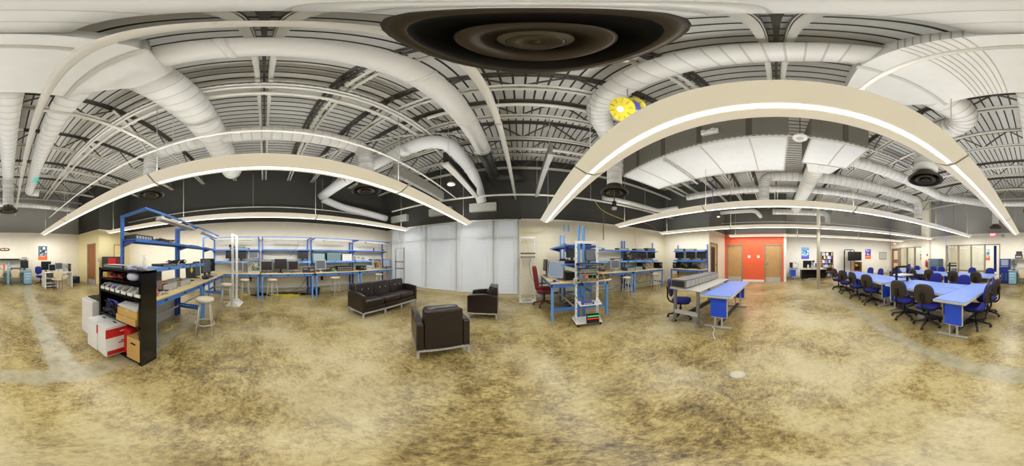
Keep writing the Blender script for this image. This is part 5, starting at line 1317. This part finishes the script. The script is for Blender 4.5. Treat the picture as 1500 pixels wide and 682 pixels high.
clutter('wire_tangle', 'grey and black cables tangled under the double bench', 'wires', 1.5, 4.6, 0, 0, .7, .7, .3, 16, ('black', 'charcoal', 'lgrey'), .007, 61)
# items in the white open rack by the blinds
chassis('black flat panel in the white open rack by the blinds', .25, 5.4, 1.58, S_, .42, .3, .045, 'black', 'black', 10, 1)
chassis('dark patch panel below the black one in the white open rack', .25, 5.4, 1.46, S_, .42, .12, .045, 'charcoal', 'charcoal', 14, 1)
cable('patch_cable', 'grey cable hanging in the white open rack by the blinds', [(.35, 5.36, 1.46), (.3, 5.34, 1.2), (.36, 5.3, .85), (.46, 5.32, .7), (.44, 5.36, .8)], .006, 'charcoal')
clutter('wire_tangle', 'pale cables at the foot of the white open rack', 'wires', .2, 5.35, .02, 0, .4, .3, .1, 8, ('white', 'lgrey'), .007, 62)
for z, lb in ((1.25, 'dark panel in the grey corner rack, upper one'), (.95, 'dark panel in the grey corner rack, lower one')): chassis(lb, -4.88, 5.35, z, .05, .42, .1, .045, 'charcoal', 'black', 10, 1)
chassis('small black device clamped high on the white two-post rack', -4.93, -.98, 1.78, .06, .3, .14, .08, 'black', 'charcoal', 4, 1)
# dark rack by blue tables
chassis('white device on top of the dark low rack, with blue cables', 3.5, -3.45, .93, PI/2+PI, .44, .4, .04, 'white', 'lgrey', 10, 1)
cable('patch_cable', 'blue cable loop on the white device of the dark low rack', [(3.4, -3.55, .98), (3.38, -3.7, 1.12), (3.42, -3.6, 1.18), (3.4, -3.45, 1.05), (3.42, -3.4, .98)], .007, 'purple')
# black equipment on rear tables
t = thing('lab_device', 'black lab device with a crossbar on the rear blue tables', 'device', (3.5, -6.55, .753), N_)
mb = MB(); mb.box(-.22, .22, -.12, .12, 0, .05); mb.build('base', 'black', t)
mb = MB(); mb.box(-.17, -.1, -.03, .03, .05, .46); mb.build('upright', 'black', t)
mb = MB(); mb.box(-.22, .2, -.05, .05, .3, .37); mb.box(-.17, .2, -.04, .04, .43, .47); mb.build('crossbar', 'charcoal', t)
mb = MB(); mb.box(.02, .18, -.1, .1, .05, .22); mb.cyl((.1, -.1, .15), (.1, -.13, .15), .05, 14); mb.build('gauge_box', 'mgrey', t)
# ------------------------------------------------------------------ far back and right
t = thing('technician_desk', 'light blue steel desk with an upper shelf along the back wall', 'desk', (.0, -8.95, 0), N_)
mb = MB(); mb.box(-1.3, 1.27, -.38, .38, .73, .77); mb.build('desktop', 'lgrey', t, .005)
mb = MB(); mb.box(-1.25, 1.22, -.33, .33, .65, .73); mb.build('apron', 'lblue', t)
for x0, x1 in ((.83, 1.25), (-1.25, -.85)):
    mb = MB(); mb.box(x0, x1, -.34, .34, .04, .65); mb.m(1).box(x0, x1, -.32, .34, 0, .04); p = mb.build('pedestal', ['lblue', 'black'], t)
    for z0, z1 in ((.06, .36), (.375, .5), (.51, .64)):
        mb = MB(); mb.box(x0+.015, x1-.015, -.355, -.34, z0, z1); dr = mb.build('drawer', 'lblue', p)
        mb = MB(); mb.box(x0+.06, x1-.06, -.372, -.355, z1-.06, z1-.03); mb.build('handle', 'white', dr)
mb = MB(); mb.box(-.06, .06, -.33, .33, .02, .65); mb.build('leg', 'lblue', t)
for x in (.99, .05, -1.0): mb = MB(); mb.box(x-.04, x+.04, .25, .33, .77, 1.38); mb.build('post', 'lblue', t)
mb = MB(); mb.box(-1.2, 1.12, .02, .36, 1.36, 1.4); mb.m(1).box(-.45, .62, .0, .03, 1.3, 1.38); mb.build('upper_shelf', ['lgrey', 'black'], t)
monitor('square dark monitor on the light blue desk by the drawer pedestal', -.88, -8.85, .771, N_, .44, .42, 'charcoal', 'screen', up=.1)
chassis('dark flat computer on the light blue desk', -.4, -8.85, .771, N_, .5, .3, .12, 'charcoal', 'black', 6, 1)
mb = MB(); mb.box(-.05, .05, -.1, .1, 0, .3); o = mb.build('binder', 'orange_c', None, 0, (.22, -8.9, .771)); tag(o, 'orange binder standing on the light blue desk', 'binder')
mb = MB(); mb.box(-.04, .04, -.1, .1, 0, .28); o = mb.build('binder', 'white', None, 0, (.12, -8.9, .771)); tag(o, 'white binder beside the orange one on the light blue desk', 'binder')
chassis('small pale devices on the upper shelf of the light blue desk', -.9, -9.1, 1.401, N_, .25, .16, .07, 'lgrey', 'mgrey', 4, 1)
t = thing('desk_fan', 'dark round fan on the light blue desk beside the blue cabinet', 'fan', (1.0, -8.8, .771), N_)
mb = MB(); mb.lathe([(0, 0), (.1, 0), (.1, .015), (.02, .03), (.015, .12)], n=18); mb.build('base', 'black', t)
mb = MB()
for r in (.05, .1, .15, .19): mb.tube([(r*math.cos(2*PI*k/24), -.03, .3+r*math.sin(2*PI*k/24)) for k in range(25)], .005, 5, False)
for k in range(12): mb.tube([(.03*math.cos(PI*k/6), -.035, .3+.03*math.sin(PI*k/6)), (.19*math.cos(PI*k/6), -.02, .3+.19*math.sin(PI*k/6))], .003, 4)
mb.build('grille', 'charcoal', t)
mb = MB()
for k in range(4): mb.cbox((.08*math.cos(k*PI/2), 0, .3+.08*math.sin(k*PI/2)), (.12, .01, .1), 0, .3, -k*PI/2)
mb.cyl((0, -.02, .3), (0, .08, .3), .05, 14); mb.build('blades', 'mgrey', t)
t = thing('printer', 'black printer standing on the upper shelf of the light blue desk', 'printer', (.74, -9.08, 1.401), N_)
mb = MB(); mb.box(-.2, .2, -.16, .16, 0, .22); mb.m(1).box(-.15, .15, -.17, -.15, .05, .12); mb.build('printer_body', ['charcoal', 'lgrey'], t, .015)
mb = MB(); mb.prism([(.05, .22), (.15, .22), (.19, .4), (.15, .4)], 'x', -.17, .17); o = mb.build('paper_tray', 'black', t); fixnormals(o)
chassis('white device on the light blue desk under the printer', .55, -8.85, .771, N_, .4, .3, .14, 'white', 'lgrey', 6, 1)
# navy kiosk
t = thing('equipment_cabinet', 'navy blue cabinet with a built-in screen beside the office doorway', 'cabinet', (1.52, -9.05, 0), N_)
mb = MB(); mb.box(-.28, .28, -.3, .3, .06, .78); mb.m(1).box(-.27, .27, -.28, .3, 0, .06); mb.build('lower_body', ['navy', 'charcoal'], t, .006)
mb = MB(); mb.prism([(-.3, .78), (.3, .78), (.3, 1.38), (-.12, 1.38), (-.16, .93), (-.3, .88)], 'x', -.28, .28); o = mb.build('upper_body', 'navy', t); fixnormals(o)
mb = MB(); mb.cbox((0, -.15, 1.16), (.44, .02, .38), 0, .08); mb.m(1).cbox((0, -.163, 1.16), (.37, .01, .3), 0, .08); mb.build('screen', ['mgrey', 'screen_b'], t)
mb = MB(); mb.cbox((0, -.23, .925), (.44, .14, .02), 0, -.34); mb.m(1).cbox((-.1, -.25, .935), (.06, .03, .02)); mb.cbox((.08, -.25, .935), (.06, .03, .02)); mb.build('control_panel', ['lgrey', 'black'], t)
mb = MB(); mb.box(-.24, .24, -.312, -.3, .12, .68); mb.m(1)
for s in (-.12, .1):
    for i in range(7): mb.box(s-.06, s+.06, -.316, -.31, .2+i*.06, .23+i*.06)
mb.m(2).box(-.23, -.19, -.318, -.31, .38, .5); dr = mb.build('door', ['navy', 'slate', 'white'], t)
# exit sign
def text(parent, s, size, m, loc, rz):
    cu = bpy.data.curves.new('lettering', 'FONT'); cu.body = s; cu.size = size; cu.align_x = 'CENTER'; cu.align_y = 'CENTER'; cu.extrude = .004
    tmp = bpy.data.objects.new('tmp', cu); COL.objects.link(tmp)
    dg = bpy.context.evaluated_depsgraph_get(); me = bpy.data.meshes.new_from_object(tmp.evaluated_get(dg))
    bpy.data.objects.remove(tmp); me.materials.clear(); me.materials.append(M[m])
    o = bpy.data.objects.new('lettering', me); COL.objects.link(o); o.parent = parent; o.location = loc; o.rotation_euler = (PI/2, 0, rz); return o
t = thing('exit_sign', 'lit red exit sign at the top of the back wall', 'exit sign', (2.28, YB+.08, 2.78), N_)
mb = MB(); mb.box(-.19, .19, -.03, .03, -.11, .11); mb.m(1).box(-.17, .17, -.034, -.03, -.09, .09); mb.build('sign_box', ['white', 'exit_red'], t)
text(t, 'EXIT', .15, 'exit_white', (0, -.036, 0), 0)
t = thing('exit_sign', 'small red exit sign above the brown glazed door', 'exit sign', (10.4, YB+.1, 2.6), N_)
mb = MB(); mb.box(-.17, .17, -.03, .03, -.1, .1); mb.m(1).box(-.15, .15, -.034, -.03, -.08, .08); mb.build('sign_box', ['white', 'exit_red'], t)
text(t, 'EXIT', .13, 'exit_white', (0, -.036, 0), 0)
t = thing('wall_speaker', 'small white wall device to one side of the exit sign', 'speaker', (1.7, YB+.05, 2.72)); mb = MB(); mb.box(-.09, .09, -.05, .05, -.1, .1); mb.build('case', 'lgrey', t, .01); mb = MB(); mb.lathe([(0, 0), (.05, 0), (.055, .02), (0, .03)], (0, .05, -.12), 14); mb.build('dome', 'white', t)
# grey cabinet, extinguisher
t = thing('file_cabinet', 'slate grey metal cabinet with a row of knobs, beside the fire extinguisher', 'cabinet', (6.12, -9.08, 0), N_)
mb = MB(); mb.box(-.42, .42, -.28, .28, 0, 1.36); mb.build('cabinet_body', 'slate', t, .006)
mb = MB(); mb.box(-.41, -.24, -.29, -.28, .05, 1.33); mb.build('side_strip', 'mgrey', t)
mb = MB(); mb.box(-.2, .41, -.292, -.28, .04, 1.33); dr = mb.build('door', 'slate', t)
for i in range(5):
    mb = MB(); mb.cyl((-.32, -.29, .75+i*.125), (-.32, -.31, .75+i*.125), .035, 12); mb.build('knob', 'lgrey', t)
t = thing('fire_extinguisher', 'red fire extinguisher hung on the pilaster by the grey cabinet', 'fire extinguisher', (6.88, YB+.32, .78))
mb = MB(); mb.lathe([(0, 0), (.07, 0), (.075, .02), (.075, .34), (.05, .4), (.02, .42), (.02, .45)], n=18); mb.build('cylinder', 'red', t)
mb = MB(); mb.box(-.02, .02, -.02, .06, .44, .49); mb.tube(curve([(.02, .02, .46), (.1, .02, .42), (.11, .02, .2), (.09, .02, .05)]), .012, 6); mb.build('valve_hose', 'black', t)
mb = MB(); mb.box(-.05, .05, -.1, -.075, .1, .36); mb.build('wall_bracket', 'lgrey', t)
mb = MB(); mb.box(-.06, .06, -.006, .006, -.08, .08); o = mb.build('wall_sign', 'red', None, 0, (6.88, YB+.23, 1.62)); tag(o, 'little red sign above the fire extinguisher', 'sign')
# white desk
t = thing('white_desk', 'white laminate desk with open side shelves', 'desk', (-2.38, -7.7, 0), N_)
mb = MB(); mb.box(-.68, .68, -.38, .38, .73, .76); mb.build('desktop', 'white', t)
for x in (.66, -.03-.06, -.66): mb = MB(); mb.box(x-.02, x+.02, -.37, .37, 0, .73); mb.build('side_panel', 'white', t)
mb = MB(); mb.box(-.64, -.11, .33, .36, .02, .73); mb.build('back_panel', 'lgrey', t)
for z in (.1, .25, .48): mb = MB(); mb.box(-.64, -.11, -.34, .33, z-.02, z); mb.build('shelf', 'white', t)
monitor('big black monitor on the white desk, nearest the blue chair', -1.85, -7.8, .761, N_, .5, .42, 'black', 'screen', up=.08)
monitor('medium monitor with pinkish frame on the white desk', -2.1, -7.6, .761, N_, .34, .32, 'lgrey', 'screen', up=.05)
monitor('grey monitor on the white desk beside the computer towers', -2.48, -7.75, .761, N_, .4, .33, 'lgrey', 'screen_g', up=.1)
desktop('white computer tower on the white desk', -2.82, -7.7, .761, N_, .16, .38, .38, 'lgrey', 'silver')
desktop('black computer tower on the white desk, at its outer edge', -3.0, -7.7, .761, N_, .1, .38, .38, 'black', 'charcoal')
carton('white box on the open shelf of the white desk', -2.72, -7.6, .481, N_, .3, .3, .12, 'white', False, False)
t = thing('storage_chest', 'dark blue chest on the floor by the brown door', 'chest', (-3.62, -8.6, 0), N_)
mb = MB(); mb.box(-.33, .33, -.2, .2, 0, .28); mb.build('chest_body', 'fabric_dark', t, .01)
mb = MB(); mb.box(-.34, .34, -.21, .21, .281, .36); mb.m(1).cbox((0, -.215, .27), (.07, .02, .07)); mb.build('lid', ['charcoal', 'green'], t, .008)
# posters
def poster(lb, x, y, z, rz, w, h, cols, seed):
    t = thing('wall_poster', lb, 'poster', (x, y, z), rz)
    mb = MB(); mb.box(-w/2, w/2, -.008, 0, 0, h); mb.build('sheet', 'paper', t)
    rnd = random.Random(seed)
    mb = MB(); a, b = -w*.46, w*.46
    mb.box(a, b, -.0095, -.008, h*.3, h*.97)
    for i in range(12):
        mb.m(1+i % 3); x0 = rnd.uniform(a, b-.12); z0 = rnd.uniform(h*.32, h*.8); mb.box(x0, x0+rnd.uniform(.05, .12), -.0098-.0002*i, -.008, z0, z0+rnd.uniform(.05, .15))
    mb.sup((w*.12, -.011, h*.62), (.16, .006, .2), 1, 1, 14, 8)
    mb.build('picture', cols[:4], t)
    mb = MB(); mb.prism([(a, h*.03), (b, h*.03), (b, h*.42), (w*.1, h*.26), (a, h*.3)], 'y', -.0145, -.0085); o = mb.build('colour_band', cols[4], t); fixnormals(o)
    return t
poster('orange and grey poster on the back wall behind the white desk', -2.02, YB+.005, 1.27, N_, .6, .88, ['slate', 'lgrey', 'paper', 'charcoal', 'orange_c'], 3)
poster('blue and purple poster above the black desk', XR-.005, -2.05, 1.3, W_, .62, .88, ['skyblue', 'paper', 'tan', 'blue', 'purple'], 4)
poster('orange and purple poster on the long wall beside the television', XR-.005, -7.2, 1.27, W_, .62, .88, ['purple', 'paper', 'orange_c', 'fabric', 'orange_c'], 5)
poster('pale orange and blue poster inside the wide office', 3.25, -11.495, 1.2, N_, .45, .85, ['lblue', 'paper', 'lgrey', 'slate', 'orange_c'], 6)
poster('small poster seen through the office doorway', 2.2, -11.495, 1.2, N_, .35, .75, ['lblue', 'paper', 'slate', 'red', 'orange_c'], 7)
poster('orange poster seen through the narrower office window', 8.9, -11.195, 1.2, N_, .6, .85, ['lblue', 'paper', 'slate', 'orange_c', 'orange_c'], 8)
t = thing('office_curtain', 'navy blue hanging panel inside the office doorway', 'curtain', (2.3, -9.95, .55), N_)
mb = MB(); mb.prism([(-.09+.18*k/12, .02*math.sin(k*1.6)) for k in range(13)]+[(.09-.18*k/12, .02*math.sin((12-k)*1.6)+.01) for k in range(13)], 'z', 0, 1.62); o = mb.build('cloth', 'navy', t); fixnormals(o)
mb = MB(); mb.cyl((-.11, 0, 1.63), (.11, 0, 1.63), .012, 8); mb.cyl((-.1, 0, 1.63), (-.1, 0, 2.33), .006, 6); mb.cyl((.1, 0, 1.63), (.1, 0, 2.33), .006, 6); mb.build('rod', 'silver', t)
t = thing('wall_plaque', 'small rust orange oblong plaque on the back wall above the light blue desk', 'plaque', (.2, YB+.005, 1.84), N_)
mb = MB(); mb.sup((0, -.015, .07), (.56, .03, .17), .5, .4, 24, 8); mb.build('plate', 'cherry', t)
mb = MB(); mb.box(-.2, -.03, -.036, -.026, .03, .1); mb.box(.02, .2, -.036, -.026, .04, .11); mb.build('letters', 'tan', t)
t = thing('whiteboard', 'small framed whiteboard on the long wall near the brown glazed door', 'whiteboard', (XR-.01, -8.75, 1.28), W_)
mb = MB(); mb.box(-.42, .42, -.015, 0, 0, .62); mb.build('frame', 'mgrey', t, .004); mb = MB(); mb.box(-.38, .38, -.018, -.014, .04, .58); mb.build('board_surface', 'lgrey', t); mb = MB(); mb.box(-.3, .3, -.05, -.01, -.03, -.01); mb.build('tray', 'silver', t)
# bookcases
BC = ['white', 'lblue', 'red', 'purple', 'paper', 'orange_c', 'slate', 'teal', 'charcoal', 'tan']
def bookcase(lb, x, y, rz, W, H, D, zs, m='oak', fill=None):
    t = thing('bookcase', lb, 'bookcase', (x, y, 0), rz)
    for s in (-1, 1): mb = MB(); mb.box(s*W/2, s*(W/2-.022), -D/2, D/2, 0, H); mb.build('side_panel', m, t)
    mb = MB(); mb.box(-W/2+.022, W/2-.022, D/2-.01, D/2, 0, H); mb.build('back_panel', 'shell', t)
    for z in zs: mb = MB(); mb.box(-W/2+.022, W/2-.022, -D/2, D/2-.01, z-.022, z); mb.build('shelf', m, t)
    return t
zs = [.08, .4, .73, 1.04, 1.33, 1.58, 1.84]
bookcase('tall wooden bookcase with books on the long wall behind the support post', XR-.16, -3.62, W_, .88, 1.84, .28, zs, 'oak')
rnd = random.Random(5)
names = ['bottom', 'second', 'third', 'fourth', 'fifth', 'top']
for si, z in enumerate(zs[:-1]):
    if si in (1,): continue
    yy = -3.62+.4
    while yy > -3.62-.38:
        th = rnd.uniform(.02, .05); hh = rnd.uniform(.17, .24)
        if rnd.random() < .2: yy -= rnd.uniform(.04, .14); continue
        if yy-th < -4.02: break
        mb = MB(); mb.box(-.09, .09, -th/2+.001, th/2-.001, 0, hh); mb.m(1).box(-.085, .095, -th/2+.004, th/2-.004, .006, hh-.006)
        o = mb.build('book', [BC[rnd.choice((0, 0, 0, 1, 1, 3, 4, 4, 4, 9, 7))], 'paper'], None, 0, (XR-.2, yy-th/2, z+.001)); tag(o, 'book in the row on the %s shelf of the tall bookcase' % names[si], 'book', 'books on the %s shelf of the tall bookcase' % names[si])
        yy -= th
t = bookcase('low wooden bookcase under the television', 10.25, -5.55, W_, .62, 1.12, .3, [.08, .5, .85, 1.0, 1.12], 'oak')
mb = MB(); mb.box(-.1, .1, -.12, .12, 0, .12); o = mb.build('book', 'charcoal', None, 0, (10.22, -5.65, .852)); tag(o, 'dark thick book in the low bookcase', 'book')
mb = MB(); mb.box(-.08, .08, -.06, .06, 0, .1); o = mb.build('book', 'yellow', None, 0, (10.22, -5.45, .852)); tag(o, 'yellowish book in the low bookcase', 'book')
mb = MB(); mb.box(-.03, .03, -.1, .1, 0, 1.0); o = mb.build('white_slab', 'white', None, 0, (XR-.14, -4.24, 0)); tag(o, 'narrow white panel standing beside the tall bookcase', 'panel')
t = thing('television_stand', 'black tubular television stand by the long wall', 'stand', (10.75, -5.2, 0), W_)
for x in (-.5+.12, .12+.0): 
    mb = MB(); mb.tube(rounded([(x, .05, .03), (x, .05, 1.92), (x, .12, 1.98)], .06), .03, 8); mb.build('post', 'black', t)
mb = MB(); mb.tube(rounded([(-.42, .05, .05), (-.42, .05, 2.0), (.42, .05, 2.0), (.42, .05, .05)], .15), .03, 8); mb.build('tube_frame', 'black', t)
mb = MB(); mb.box(-.5, .5, -.2, .3, 0, .04); mb.build('base', 'black', t)
t = thing('television', 'black flat television on the tubular stand', 'television', (10.6, -5.55, 1.2), W_)
mb = MB(); mb.box(-.56, .56, -.03, .03, 0, .66); mb.m(1).box(-.53, .53, -.032, -.03, .04, .63); mb.build('screen', ['black', 'screen'], t, .006)
mb = MB(); mb.box(-.2, .2, .03, .12, .2, .45); mb.build('mount', 'black', t)
# black desk
t = thing('office_desk', 'black metal desk with wood-coloured top behind the support post', 'desk', (10.08, -2.3, 0), W_)
mb = MB(); mb.box(-.82, .82, -.38, .38, .70, .735); mb.build('desktop', 'tan', t, .005)
mb = MB(); mb.box(-.76, .76, -.32, -.29, .18, .70); mb.build('modesty_panel', 'blackgloss', t)
for s in (-1, 1):
    mb = MB(); mb.box(s*.76, s*.38, -.29, .32, .14, .70); mb.build('pedestal', 'black', t)
    for y in (-.24, .26): 
        mb = MB(); mb.cyl((s*.6, y, 0), (s*.6, y, .14), .025, 10); mb.build('leg', 'silver', t)
monitor('large black monitor seen from behind on the black desk', 10.1, -1.95, .736, E_, .55, .45, 'black', 'black', up=.06)
monitor('small white framed monitor on the black desk by the support post', 10.2, -2.62, .736, W_, .34, .32, 'white', 'screen_g', up=.04)
t = thing('document_camera', 'dark document camera with a round head on the black desk', 'camera', (10.0, -2.3, .736), W_)
mb = MB(); mb.box(-.12, .12, -.08, .08, 0, .2); mb.build('base', 'lgrey', t, .01); mb = MB(); mb.tube(curve([(0, 0, .2), (0, 0, .38), (.0, -.05, .45)]), .03, 8); mb.sup((0, -.08, .47), (.2, .1, .12), .8, .8, 14, 8); mb.build('arm_head', 'charcoal', t); mb = MB(); mb.tube(curve([(.05, 0, .35), (-.1, -.02, .28), (-.16, 0, .1)]), .02, 8); mb.build('blue_arm', 'purple', t)
t = thing('desk_speaker', 'small white speaker on the black desk', 'speaker', (9.98, -1.98, .736), W_); mb = MB(); mb.prism([(-.05, 0), (.05, 0), (.04, .26), (-.02, .26)], 'x', -.05, .05); o = mb.build('case', 'white', t, .008); fixnormals(o); mb = MB(); mb.cyl((0, -.052, .08), (0, -.045, .08), .03, 12); mb.build('cone', 'charcoal', t)
carton('white paper tray on the black desk near the support post', 9.95, -2.72, .736, W_, .34, .25, .06, 'white', False, False)
monitor('dark red monitor on the small blue table beyond the orange wall', 10.3, -.95, .753, face(-.5, .8), .3, .32, 'redbrown', 'screen', up=.06)
t = thing('desk_lamp', 'grey folding lamp on the small blue table beyond the orange wall', 'lamp', (10.3, -1.3, .753)); mb = MB(); mb.lathe([(0, 0), (.07, 0), (.07, .015), (0, .03)], n=14); mb.build('base', 'mgrey', t); mb = MB(); mb.tube([(0, 0, .02), (.02, -.12, .22), (0, .06, .36)], .01, 8); mb.build('arm', 'mgrey', t); mb = MB(); mb.cbox((0, .1, .35), (.06, .16, .03), 0, .1); mb.build('lamp_head', 'mgrey', t)
# support post
t = thing('support_post', 'slim round cream steel post from floor to roof', 'post', (7.02, -1.86, 0))
mb = MB(); mb.cyl((0, 0, 0.01), (0, 0, ZB), .08, 24); mb.build('shaft', 'edge', t); mb = MB(); mb.cbox((0, 0, .01), (.3, .3, .02)); mb.build('base_plate', 'tan', t)
# switches on the orange wall
for y, lb in ((1.62, 'white square wall plate on the orange wall, nearer the glazed door'), (1.06, 'white square wall plate on the orange wall, nearer its free end')):
    mb = MB(); mb.box(-.008, .004, -.075, .075, -.075, .075); mb.m(1).box(-.011, -.008, -.05, .05, .0, .05); o = mb.build('wall_plate', ['paper', 'lgrey'], None, 0, (9.645, y, 1.5)); tag(o, lb, 'wall plate')
mb = MB(); mb.box(0, .02, -.05, .05, -.08, .08); o = mb.build('wall_plate', 'lgrey', None, 0, (-4.33, -7.0, 1.32)); tag(o, 'small wall plate next to the brown door', 'wall plate')
for y, lb in ((2.36, 'black wall outlet under the bench with the teal chassis'), (-.55, 'black wall outlet under the first wall bench')):
    mb = MB(); mb.box(0, .03, -.05, .05, -.08, .08); o = mb.build('wall_outlet', 'black', None, 0, (XL, y, .6)); tag(o, lb, 'outlet')
for y, lb in ((.55, 'thin white raceway along the foot of the second wall bench'),):
    mb = MB(); mb.box(0, .05, -2.3, 2.3, 0, .09); o = mb.build('cable_raceway', 'white', None, 0, (XL+.035, y+1.2, .25)); tag(o, 'thin white cable raceway along the long wall under the benches', 'raceway')
cable('floor_cable', 'white cord on the floor under the blue table by the console', [(3.05, 1.3, .012), (2.9, 1.15, .012), (2.75, 1.12, .012), (2.6, 1.05, .012), (2.5, .98, .012)], .009, 'white')
t = thing('floor_plug', 'small pale round cap set in the open concrete floor', 'floor cap', (1.66, .4, 0))
mb = MB(); mb.lathe([(.085, .001), (.085, .003), (.062, .004), (.062, .002)], n=28); mb.build('ring', 'lgrey', t)
mb = MB(); mb.lathe([(.062, .002), (.03, .003), (0, .003)], n=28); mb.build('cap', 'tan', t)
# blue tape marks high on the block wall
for x in (1.62, 1.8):
    mb = MB(); mb.box(-.03, .03, -.004, 0, 0, .25); o = mb.build('tape_strip', 'skyblue', None, 0, (x, YF-.001, 2.45)); tag(o, 'blue strip high on the block wall', 'strip', 'blue strips on the block wall')
# ------------------------------------------------------------------ lights, world, camera
def area(name, loc, sx, sy, e, col=(1, .99, .97), rot=(0, 0, 0)):
    l = bpy.data.lights.new(name, 'AREA'); l.shape = 'RECTANGLE'; l.size = sx; l.size_y = sy; l.energy = e; l.color = col
    o = bpy.data.objects.new(name, l); COL.objects.link(o); o.location = loc; o.rotation_euler = rot
    return o
area('office_light', (3.6, -10.5, 2.85), 3.5, 1.2, OFFICE)
area('corridor_light', (9.1, -10.4, 2.85), 3.0, 1.0, OFFICE*.8)
# unseen fill lamps added to brighten the walls
for nm, loc, L, e, d in (('fill_left', (-4.1, -.6, 2.5), 12, WALL_FILL, (-1, 0)), ('fill_right', (9.0, -5, 2.5), 8.5, WALL_FILL*.75, (1, 0)), ('fill_back', (3.6, -7.2, 2.5), 14, WALL_FILL*1.15, (0, -1)), ('fill_block', (3.2, 3.7, 2.5), 7, WALL_FILL*.2, (0, 1)),
                         ('fill_orange', (7.6, 1.2, 2.5), 3.6, WALL_FILL*.17, (1, 0)), ('fill_side', (-2.4, -7.2, 2.5), 4, WALL_FILL*.2, (-.8, -.6)), ('fill_corner', (5.0, 4.2, 2.4), 3, WALL_FILL*.16, (1, 0))):
    a = area(nm, loc, L, .35, e, (1, .985, .96))
    a.data.spread = math.radians(76)
    a.rotation_euler = Vector((d[0], d[1], -.42)).to_track_quat('-Z', 'Y').to_euler()
w = bpy.data.worlds.new('daylight'); scene.world = w; w.use_nodes = True
bg = w.node_tree.nodes['Background']; bg.inputs[0].default_value = (.86, .9, 1.0, 1); bg.inputs[1].default_value = SKY
cam = bpy.data.cameras.new('camera'); co = bpy.data.objects.new('camera', cam); COL.objects.link(co)
K = 1500/(2*PI)
cam.type = 'PANO'
co.location = (0, 0, 1.5)
co.rotation_euler = (PI/2, 0, (762-750)/K)
cam.clip_start = .02; cam.clip_end = 100
def setp(**k):
    for a, v in k.items():
        for tgt in (cam, getattr(cam, 'cycles', None)):
            try: setattr(tgt, a, v); break
            except Exception: pass
setp(panorama_type='EQUIRECTANGULAR', latitude_min=-(682-376)/K, latitude_max=376/K, longitude_min=-PI, longitude_max=PI)
scene.camera = co
scene.view_settings.view_transform = VT
scene.view_settings.look = 'None'
scene.view_settings.exposure = EXPO
scene.view_settings.gamma = 1.0
scene.cycles.max_bounces = 10; scene.cycles.diffuse_bounces = 6; scene.cycles.transparent_max_bounces = 8
scene.cycles.use_denoising = True
scene.cycles.sample_clamp_indirect = 8
